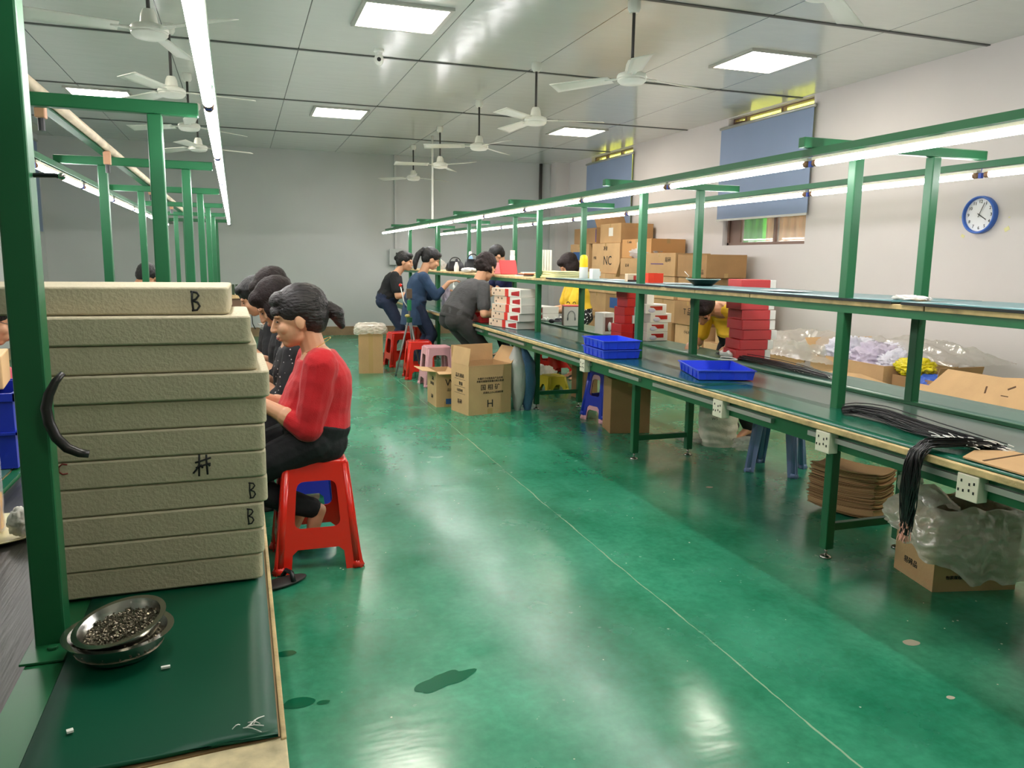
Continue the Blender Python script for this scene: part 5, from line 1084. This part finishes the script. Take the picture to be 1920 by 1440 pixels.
def hand(mb, wr, d, up, s, curl=.6, side=1):
    """palm, four bent fingers of unequal length and a thumb from the palm's side"""
    F = frame(d, up); f, l, u = F.col[0], F.col[1], F.col[2]
    pc = wr+f*.045*s
    mb.ell(pc, (.048*s, .036*s, .015*s), 14, 8, F)
    cap(mb, wr-f*.01*s, wr+f*.02*s, .022*s, .024*s, 10)
    for k, (o, L_) in enumerate(((-.027, .060), (-.009, .068), (.009, .064), (.026, .050))):
        a = wr+f*.080*s+l*o*s; c1 = curl*.5; c2 = curl*1.3; c3 = curl*1.9; p = a; pts = [p]
        for c, q in ((c1, .45), (c2, .32), (c3, .23)):
            p = p+(f*math.cos(c)-u*math.sin(c))*L_*q*s; pts.append(p)
        limb(mb, pts, [.0088*s, .0082*s, .0075*s, .0065*s], 8)
    b = wr+f*.025*s-l*side*.030*s; m_ = b+(f*.6-l*side*.65-u*.3).normalized()*.032*s; e = m_+(f*.85-l*side*.15-u*.5).normalized()*.028*s
    limb(mb, [b, m_, e], [.012*s, .0095*s, .0075*s], 8)
def person(lab, x, y, th, pel, neck, head, hands, feet, skin=SKIN, shirt=None, sleeve=.5, pants=None, hem=None, shoe=None, hair='tied', haircol=HAIR, S=1.0, belly=.0, pitch=20, hyaw=0, roll=0, mid=None, vox=.0065, hs=1.0, knees=None, long_coat=None, elb=None, fold=.012, bare=False, z0=0, curl=.6, wide=1.0, skirt=False, armw=1.0):
    """local frame: +x ahead, +y left, z up from the floor; angles in degrees"""
    pel = V((pel[0], 0, pel[1])); nk = V((neck[0], neck[2] if len(neck) > 2 else 0, neck[1]))
    sp = (nk-pel); md = pel.lerp(nk, .5)+V((-.02, 0, 0)) if mid is None else V((mid[0], 0, mid[1]))
    def spine(t): return pel*(1-t)**2+md*2*t*(1-t)*1.0+nk*t*t
    body = MB(); sh = MB(); pt = MB()
    hw = [.150, .160, .142, .145, .160, .168, .135, .060]; dp = [.120, .125, .112, .112, .118, .112, .085, .052]
    def torso(mb, infl, t0=0, t1=1, wscale=1.0):
        rings = []
        N_ = 16
        for i in range(N_+1):
            t = t0+(t1-t0)*i/N_; f = t*7; j = min(int(f), 6); a = f-j
            w = (hw[j]*(1-a)+hw[j+1]*a)*S*wide*wscale+infl; d = (dp[j]*(1-a)+dp[j+1]*a)*S+infl+belly*max(0, 1-abs(t-.3)/.45)*.6
            c = spine(t); tg = (spine(min(t+.03, 1.0))-spine(max(t-.03, 0))).normalized(); sd = V((0, 1, 0)); fw = sd.cross(tg)
            c = c+fw*belly*max(0, 1-abs(t-.3)/.45)*.5
            rings.append([c+sd*w*math.copysign(abs(math.cos(q))**.85, math.cos(q))+fw*d*math.copysign(abs(math.sin(q))**.85, math.sin(q)) for q in [2*PI*k/24 for k in range(24)]])
        mb.loft(rings)
    torso(body, 0, -.05, 1)
    # shoulders and arms
    tg = (nk-spine(.8)).normalized(); fw = V((0, 1, 0)).cross(tg)
    shj = [nk-tg*.055*S+V((0, s*.150*S*wide, 0))+fw*.0 for s in (1, -1)]
    wr = []; L1, L2 = .27*S, .235*S
    for i, s in enumerate((1, -1)):
        h = V(hands[i][:3]); pole = V(elb[i]) if elb else V((-.35, s*.5, -1))
        e, w = ik(shj[i], h, L1, L2, pole)
        limb(body, [nk-tg*.05*S+V((0, s*.05, 0)), shj[i], e, w], [.052*S, .052*S*armw, .040*S*armw, .026*S], 12)
        cap(body, e.lerp(w, .05), e.lerp(w, .45), .039*S*armw, .038*S*armw)
        d = (V(hands[i][3]) if len(hands[i]) > 3 else (w-e).normalized()*.7+V((0, 0, -.3))); hand(body, w+(w-e).normalized()*.01, d, V((0, 0, 1)) if abs(d.normalized().z) < .8 else V((-1, 0, 0)), S, curl, side=s)
        if shirt:
            sp_ = [nk-tg*.05*S+V((0, s*.05, 0)), shj[i]]; inf = .013
            if sleeve <= .5: limb(sh, sp_+[shj[i].lerp(e, sleeve*2)], [(.052)*S+.008, .054*S*armw+inf, .047*S*armw+inf+.006])
            else: limb(sh, sp_+[e, e.lerp(w, (sleeve-.5)*2)], [.052*S+.008, .054*S*armw+inf, .042*S*armw+inf, .033*S*armw+inf*.8])
    # legs
    for i, s in enumerate((1, -1)):
        hip = pel+V((0, s*.088*S, -.02)); an = V(feet[i][:3]); kn = V(knees[i]) if knees else V((1, s*.15, .15)); k, an = ik(hip, an, .405*S, .40*S, kn)
        limb(body, [hip, k, an], [.082*S, .052*S, .034*S], 14); cap(body, k.lerp(an, .12), k.lerp(an, .5), .050*S, .048*S)
        td = V(feet[i][3]) if len(feet[i]) > 3 else V((1, 0, -.25)); td.normalize(); heel = an-td*.035+V((0, 0, -.035)); toe = an+td*.13+V((0, 0, -.025))
        limb(body, [heel, an+td*.04+V((0, 0, -.01)), toe], [.030*S, .034*S, .020*S], 10); mbx = toe; body.ell(toe, (.035, .035, .016), 12, 8)
        for q in range(5): body.ell(toe+V((td.x*.03, (q-2)*.014, -.003)), (.012, .008, .008), 8, 6)
        if pants and not skirt: limb(pt, [hip, k, k.lerp(an, .92)], [.092*S, .064*S, .047*S], 14)
        if pants and skirt: limb(pt, [hip, k], [.105*S, .085*S], 14)
        if shoe:
            sb = MB(); F = frame(td)
            sb.ell(an+td*.045+V((0, 0, -.045)), (.128*S, .046*S, .026*S), 18, 8, F); sb.ell(heel+V((0, 0, .0)), (.045, .038, .034), 12, 8, F); feet_s = sb
            person.shoes.append((sb, shoe))
    # neck and head
    H = V((head[0], head[2] if len(head) > 2 else 0, head[1])); R = Matrix.Rotation(math.radians(hyaw), 3, 'Z') @ Matrix.Rotation(math.radians(pitch), 3, 'Y') @ Matrix.Rotation(math.radians(roll), 3, 'X')
    q = hs
    def hp(f, s, u): return H+R @ V((f*q, s*q, u*q))
    def E(mb, f, s, u, a, b, c, nu=18, nv=12): mb.ell(hp(f, s, u), (a*q, b*q, c*q), nu, nv, R)
    cap(body, nk-tg*.05, hp(-.03, 0, -.07), .056*S, .050*q)
    E(body, -.012, 0, .015, .098, .077, .100); E(body, .030, 0, -.045, .062, .060, .075); E(body, .052, 0, -.098, .030, .032, .022); E(body, .022, 0, -.080, .050, .052, .035)
    cap(body, hp(.086, 0, .005), hp(.106, 0, -.036), .009*q, .012*q, 10); E(body, .104, 0, -.040, .013, .017, .009)
    E(body, .080, .026, .018, .012, .026, .008); E(body, .080, -.026, .018, .012, .026, .008)
    E(body, .089, 0, -.066, .012, .022, .007); E(body, .086, 0, -.079, .012, .020, .008)
    for s in (1, -1): E(body, .060, s*.036, -.036, .026, .022, .026); E(body, -.002, s*.078, -.022, .019, .008, .030)
    root = body.build('person', skin, None, (x, y, z0), math.radians(th)); remesh(root, vox, 2, fac=.4)
    tag(root, lab, 'person')
    mb = MB()
    for s in (1, -1): E(mb, .083, s*.031, -.004, .006, .014, .0035, 10, 6)
    mb.build('eye', EYEM, root, smooth=True)
    mb = MB()
    for s in (1, -1): cap(mb, hp(.088, s*.014, .021), hp(.076, s*.048, .022), .0028, .002, 6)
    mb.build('eyebrow', BROWM, root, smooth=True)
    mb = MB(); E(mb, .094, 0, -.073, .008, .019, .006, 12, 6); mb.build('lips', LIPM, root, smooth=True)
    # hair
    hb = MB()
    E(hb, -.026, 0, .038, .112, .090, .096, 22, 14); E(hb, -.055, 0, -.005, .075, .080, .085)
    if hair in ('tied', 'pony', 'bun'): E(hb, .045, 0, .078, .050, .062, .038); E(hb, -.06, 0, -.05, .055, .062, .04)
    if hair == 'pony':
        cap(hb, hp(-.115, 0, .012), hp(-.138, 0, .010), .016*q, .022*q); limb(hb, [hp(-.138, 0, .010), hp(-.160, 0, -.025), hp(-.168, 0, -.075)], [.024*q, .033*q, .018*q])
        E(hb, .078, 0, .035, .022, .055, .026)
    if hair == 'longpony': cap(hb, hp(-.09, 0, .07), hp(-.14, 0, .06), .02, .026); limb(hb, [hp(-.14, 0, .06), hp(-.17, 0, -.03), hp(-.16, 0, -.13), hp(-.13, 0, -.19)], [.026, .034, .034, .02]); E(hb, .05, 0, .075, .045, .06, .035)
    if hair == 'bun': E(hb, -.125, 0, .02, .035, .04, .035)
    if hair == 'bob':
        E(hb, -.035, 0, -.03, .088, .096, .095); E(hb, .045, 0, .07, .055, .07, .045)
        for s in (1, -1): E(hb, .02, s*.070, -.03, .05, .022, .075)
    if hair == 'short': E(hb, -.03, 0, .03, .108, .088, .094); E(hb, .05, 0, .075, .046, .058, .034)
    if hair == 'curly':
        rr_ = random.Random(5)
        for k in range(46):
            a = rr_.uniform(0, 2*PI); e = rr_.uniform(-.9, 1.3); p = (-.035+.088*math.cos(a)*math.cos(e), .085*math.sin(a)*math.cos(e), .015+.092*math.sin(e))
            if p[0] > .03 and p[2] < .04: continue
            E(hb, p[0], p[1], p[2], .026, .026, .024, 8, 6)
    h_ = remesh(hb.build('hair', haircol, root), vox*.9, 2, .006, .025)
    if hair == 'pony':
        mb = MB(); E(mb, -.118, 0, .0, .010, .020, .020); mb.build('hair_band', BLACKP, root, smooth=True)
    if shirt:
        t0 = -.02 if hem is None else hem
        torso(sh, .012, t0, .93)
        if long_coat:
            a = pel+V((0, 0, .05)); rings = []
            for i in range(6):
                f = i/5; c = a+V((long_coat[1]*f, 0, -long_coat[0]*f)); rings.append([c+V(((.135+.02*f)*S*math.cos(t_), (.175+.02*f)*S*math.sin(t_), 0)) for t_ in [2*PI*k/24 for k in range(24)]])
            sh.loft(rings)
        remesh(sh.build('top_garment', shirt, root), vox, 3, fold, .07)
    if pants:
        rings = []
        torso(pt, .014, -.08, .16)
        for s in (1, -1): pt.ell(pel+V((-.02, s*.07*S, -.03)), (.115*S, .09*S, .10*S))
        remesh(pt.build('trousers' if not skirt else 'skirt', pants, root), vox*1.1, 3, fold, .08)
    for sb, m_ in person.shoes: sb.build('shoe', m_, root, smooth=True)
    person.shoes.clear()
    return root
person.shoes = []
BLACKC = mat('black_fabric', (22, 22, 25), .85, bump=.3, bscale=40); REDC = mat('red_knit', (198, 10, 24), .8, sheen=.15, bump=.25, bscale=220)
DENIM = mat('blue_denim', (44, 68, 98), .85, var=.15, vscale=8, bump=.2, bscale=80); DARKJ = mat('dark_jeans', (34, 44, 70), .85, var=.15); GREYC = mat('charcoal_stripes', (74, 73, 74), .85, bump=.5, bscale=26, stretch=(1, 1, 5))
GREYT = mat('dark_grey_trousers', (60, 58, 58), .9); NAVY = mat('navy_fabric', (24, 30, 74), .85); YELC = mat('yellow_tshirt', (236, 194, 50), .8, bump=.25, bscale=20); PINKC = mat('pink_top', (206, 84, 104), .8); PALEC = mat('pale_pink_shirt', (236, 218, 218), .8)
BROWNH = mat('brown_hair', (34, 23, 22), .65, spec=.3, var=.3, vscale=60, bump=.5, bscale=120); GREYH = mat('greying_hair', (36, 30, 30), .5, var=.6, vscale=50, bump=.7, bscale=110, stretch=(.3, 1, 1)); SLIP = mat('dark_sandal', (50, 46, 44), .6)
# 1 woman in red on the near stool (faces the left bench)
w = person('person in a red sweater with a greying ponytail, sitting on the red stool', .305, 3.47, 180, (.02, .575), (.015, .94), (.082, 1.082),
    ((.245, .055, .725, (.8, .1, -.2)), (.27, -.08, .735, (.8, .1, -.2))), ((.02, .02, .225, (.3, 0, -1)), (.10, -.08, .19, (.4, 0, -1))), SKIN, REDC, .66, BLACKC, hem=.02, hair='pony', haircol=GREYH, pitch=12, mid=(-.045, .76), belly=.05, vox=.0042, hs=1.03, knees=((1, .02, .25), (1, -.15, .25)), elb=((-.75, .40, -.75), (-.2, -.45, -1)), wide=1.02, armw=1.15, fold=.010, S=1.0)
mb = MB(); mb.tube([(.005+.062*math.cos(a), .062*math.sin(a), .955-.035*math.cos(a)) for a in [i*PI/12 for i in range(-12, 13)]], .0016, 6); mb.build('gold_necklace', mat('gold', (214, 170, 80), .25, 1.0), w, smooth=True)
for (x, y, a, lb) in ((.115, 3.19, .5, 'dark slipper on the floor at the foot of the red stool, by the bench edge'), (.22, 3.62, .2, 'black slipper on the floor behind the red stool')):
    t = thing('slipper', lb, 'slipper', (x, y, 0), a); mb = MB(); mb.ell((0, 0, .014), (.115, .045, .013)); mb.build('sole', SLIP, t, smooth=True); MB().tube([(.03, -.042, .02), (.035, -.02, .05), (.035, .02, .05), (.03, .042, .02)], .010, 8).build('strap', BLACKP, t, smooth=True)
# 2-4 the seated row behind her
DOTM = bpy.data.materials.new('black_sequins'); DOTM.use_nodes = True
def dots(m, base, dot, scale, th):
    nt = m.node_tree; N = nt.nodes; L = nt.links; b = N['Principled BSDF']; tc = N.new('ShaderNodeTexCoord'); vo = N.new('ShaderNodeTexVoronoi'); vo.inputs['Scale'].default_value = scale; L.new(tc.outputs['Object'], vo.inputs['Vector'])
    lt = N.new('ShaderNodeMath'); lt.operation = 'LESS_THAN'; lt.inputs[1].default_value = th; L.new(vo.outputs['Distance'], lt.inputs[0]); mx = N.new('ShaderNodeMix'); mx.data_type = 'RGBA'; L.new(lt.outputs[0], mx.inputs[0]); mx.inputs[6].default_value = lin(base); mx.inputs[7].default_value = lin(dot); L.new(mx.outputs[2], b.inputs['Base Color']); b.inputs['Roughness'].default_value = .7
dots(DOTM, (22, 20, 24), (200, 190, 190), 42, .18)
DOT2 = bpy.data.materials.new('black_polka_dots'); DOT2.use_nodes = True; dots(DOT2, (20, 20, 24), (236, 236, 236), 30, .30)
w2 = person('person in black sequinned top with dark hair, seated right behind the woman in red', .33, 4.33, 180, (.02, .53), (.08, .90), (.165, 1.09), ((.30, .10, .735), (.30, -.10, .735)), ((.20, .10, .07), (.22, -.10, .07)), SKIN, DOTM, .62, BLACKC, hair='bob', haircol=BROWNH, pitch=38, belly=.03, shoe=SLIP, knees=((1, .15, .3), (1, -.15, .3)))
w3 = person('person in black with rounded brown hair, third in the seated row', .33, 5.03, 180, (.02, .55), (.08, .94), (.155, 1.13), ((.30, .10, .735), (.30, -.10, .735)), ((.20, .10, .07), (.22, -.10, .07)), SKIN, BLACKC, .6, BLACKC, hair='bob', haircol=BROWNH, pitch=40, belly=.03, shoe=SLIP, knees=((1, .15, .3), (1, -.15, .3)))
w4 = person('person in a black tee with a white print, farthest of the seated row', .27, 5.62, 180, (-.02, .53), (.09, .905), (.185, 1.065), ((.24, .12, .745, (.9, -.2, -.1)), (.28, -.08, .745)), ((.20, .10, .07), (.22, -.10, .07)), SKIN, BLACKC, .62, BLACKC, hair='tied', pitch=30, belly=.03, shoe=SLIP, knees=((1, .15, .3), (1, -.15, .3)), elb=((-.1, .6, -1), (-.2, -.45, -1)))
mb = MB()
for q in ([(0, 0), (.02, .035), (.045, .05), (.03, .02), (.012, .0), (.008, -.03)], [(.012, .01), (.05, .025), (.02, .0)]): mb.tube([(p[0], 0, p[1]) for p in q], .006, 6)
mb.build('white_print', WHITE, w4, (.12, .135, .86), rot=(0, .3, .5))
# 5 man, 6 woman in pink on the far side
person('person with short black hair in a pale shirt, seated far down the left bench', -1.20, 9.25, 0, (.02, .55), (.14, .98), (.275, 1.11), ((.42, .1, .735), (.42, -.1, .735)), ((.2, .1, .07), (.2, -.1, .07)), SKIND, PALEC, .4, DARKJ, hair='short', pitch=32, shoe=SLIP, knees=((1, .15, .3), (1, -.15, .3)))
p6 = person('person with glasses in a pink top, cut off at the left edge', -1.30, 4.25, 0, (.02, .53), (.10, .87), (.205, 1.035), ((.44, .06, .76), (.42, -.10, .755)), ((.2, .1, .07), (.2, -.1, .07)), SKIN, PINKC, .42, BLACKC, hair='tied', pitch=22, shoe=SLIP, knees=((1, .15, .3), (1, -.15, .3)), elb=((-.2, .45, -1), (-.25, -.3, -1)))
Rg = Matrix.Rotation(math.radians(22), 3, 'Y'); mb = MB()
for s in (1, -1): mb.tube([V((.205, 0, 1.035))+Rg @ V((.102, s*.033+.020*math.cos(a), -.004+.015*math.sin(a))) for a in [i*PI/7 for i in range(15)]], .0018, 5); mb.tube([V((.205, 0, 1.035))+Rg @ V(p) for p in ((.10, s*.053, 0), (.05, s*.079, 0), (0, s*.083, -.005))], .0018, 5)
mb.build('glasses', BLACKP, p6, smooth=True)
# 7 black tee, 8 denim, 9 charcoal, 10 navy, 11-12 yellow
p7 = person('person in a black tee and dark jeans standing farthest down the aisle', 1.86, 10.42, -14, (-.04, .80), (.10, 1.155), (.215, 1.30), ((.33, .05, .86), (.34, -.14, .885)), ((-.05, .09, .07), (-.02, -.09, .07)), SKIN, BLACKC, .34, DARKJ, hair='bun', pitch=8, hyaw=-16, mid=(.03, .98), shoe=SLIP, belly=.03, hem=-.12, knees=((.3, .05, .02), (.3, -.05, .02)))
MB().box(-.001, -.05, -.03, .001, .05, .05).build('shirt_print', mat('grey_letter_print', (180, 176, 168), .7), p7, (.185, -.01, .97), rot=(0, .15, 0))
p8 = person('person in a long denim shirt with a long black ponytail holding up white headphones', 2.00, 9.38, -4, (-.02, .80), (.085, 1.17), (.19, 1.335), ((.36, .02, .96), (.375, -.12, 1.055, (1, 0, .2))), ((-.04, .09, .07), (.0, -.09, .07)), SKIN, DENIM, .72, DARKJ, hair='longpony', pitch=26, mid=(0, .98), shoe=SLIP, long_coat=(.30, -.02), hem=-.1, knees=((.3, .05, .02), (.3, -.05, .02)), elb=((-.2, .4, -1), (-.1, -.2, -1)))
headphone('white headphones held up by the woman in denim', 2.475, 9.235, 1.00, .4, WHITE, 'headphones in hands', 1.3)
blob('cloth', 'pale lilac cloth hanging from the hands of the woman in denim', 'cloth', (2.36, 9.33, .86), (.055, .07, .15), mat('lilac_garments', (0, 0, 0)), 31, .4, 3)
p9 = person('person with short dark curly hair in a charcoal striped tee leaning over the bench', 2.02, 7.70, 10, (.02, .76), (.30, 1.10), (.375, 1.26), ((.50, .06, .80), (.44, -.16, .80, (1, .2, -.5))), ((.04, .10, .07), (.07, -.10, .07)), SKIN, GREYC, .36, GREYT, hair='curly', haircol=BROWNH, pitch=30, hyaw=22, mid=(.10, .96), shoe=SLIP, belly=.03, hem=-.02, knees=((.4, .05, .02), (.4, -.05, .02)), S=1.06, hs=1.08)
p10 = person('person with black hair in a navy top behind the far shelf, head bent', 3.50, 10.42, 180, (.02, .86), (.07, 1.24), (.16, 1.40), ((.36, .12, .80), (.36, -.12, .80)), ((.0, .1, .07), (.0, -.1, .07)), SKIN, NAVY, .36, BLACKC, hair='short', pitch=40, shoe=SLIP, knees=((.4, .05, .02), (.4, -.05, .02)))
p11 = person('person in a yellow tee and dotted skirt, working behind the headphone box', 3.66, 8.22, 176, (.02, .74), (.10, 1.10), (.175, 1.285), ((.42, .15, .775, (1, .2, -.3)), (.38, -.10, .775)), ((.0, .1, .07), (.0, -.1, .07)), SKIN, YELC, .34, DOT2, hair='bob', haircol=BROWNH, pitch=35, hem=-.06, belly=.03, shoe=SLIP, skirt=True, knees=((.4, .05, .02), (.4, -.05, .02)), elb=((-.3, .3, -1), (-.2, -.4, -1)))
p12 = person('person in a yellow tee and black trousers bowed low over the rear worktop', 3.66, 5.12, 196, (.04, .76), (.33, .99), (.475, 1.005, -.02), ((.40, .18, .745, (.6, .1, -.8)), (.48, -.10, .745)), ((.0, .09, .07), (-.05, -.12, .07)), SKIND, YELC, .36, BLACKC, hair='short', haircol=BROWNH, pitch=58, hyaw=35, mid=(.08, 1.01), shoe=SLIP, belly=.05, hem=.0, knees=((.4, .05, .02), (.4, -.05, .02)), elb=((-.3, .5, -.6), (-.2, -.4, -1)))
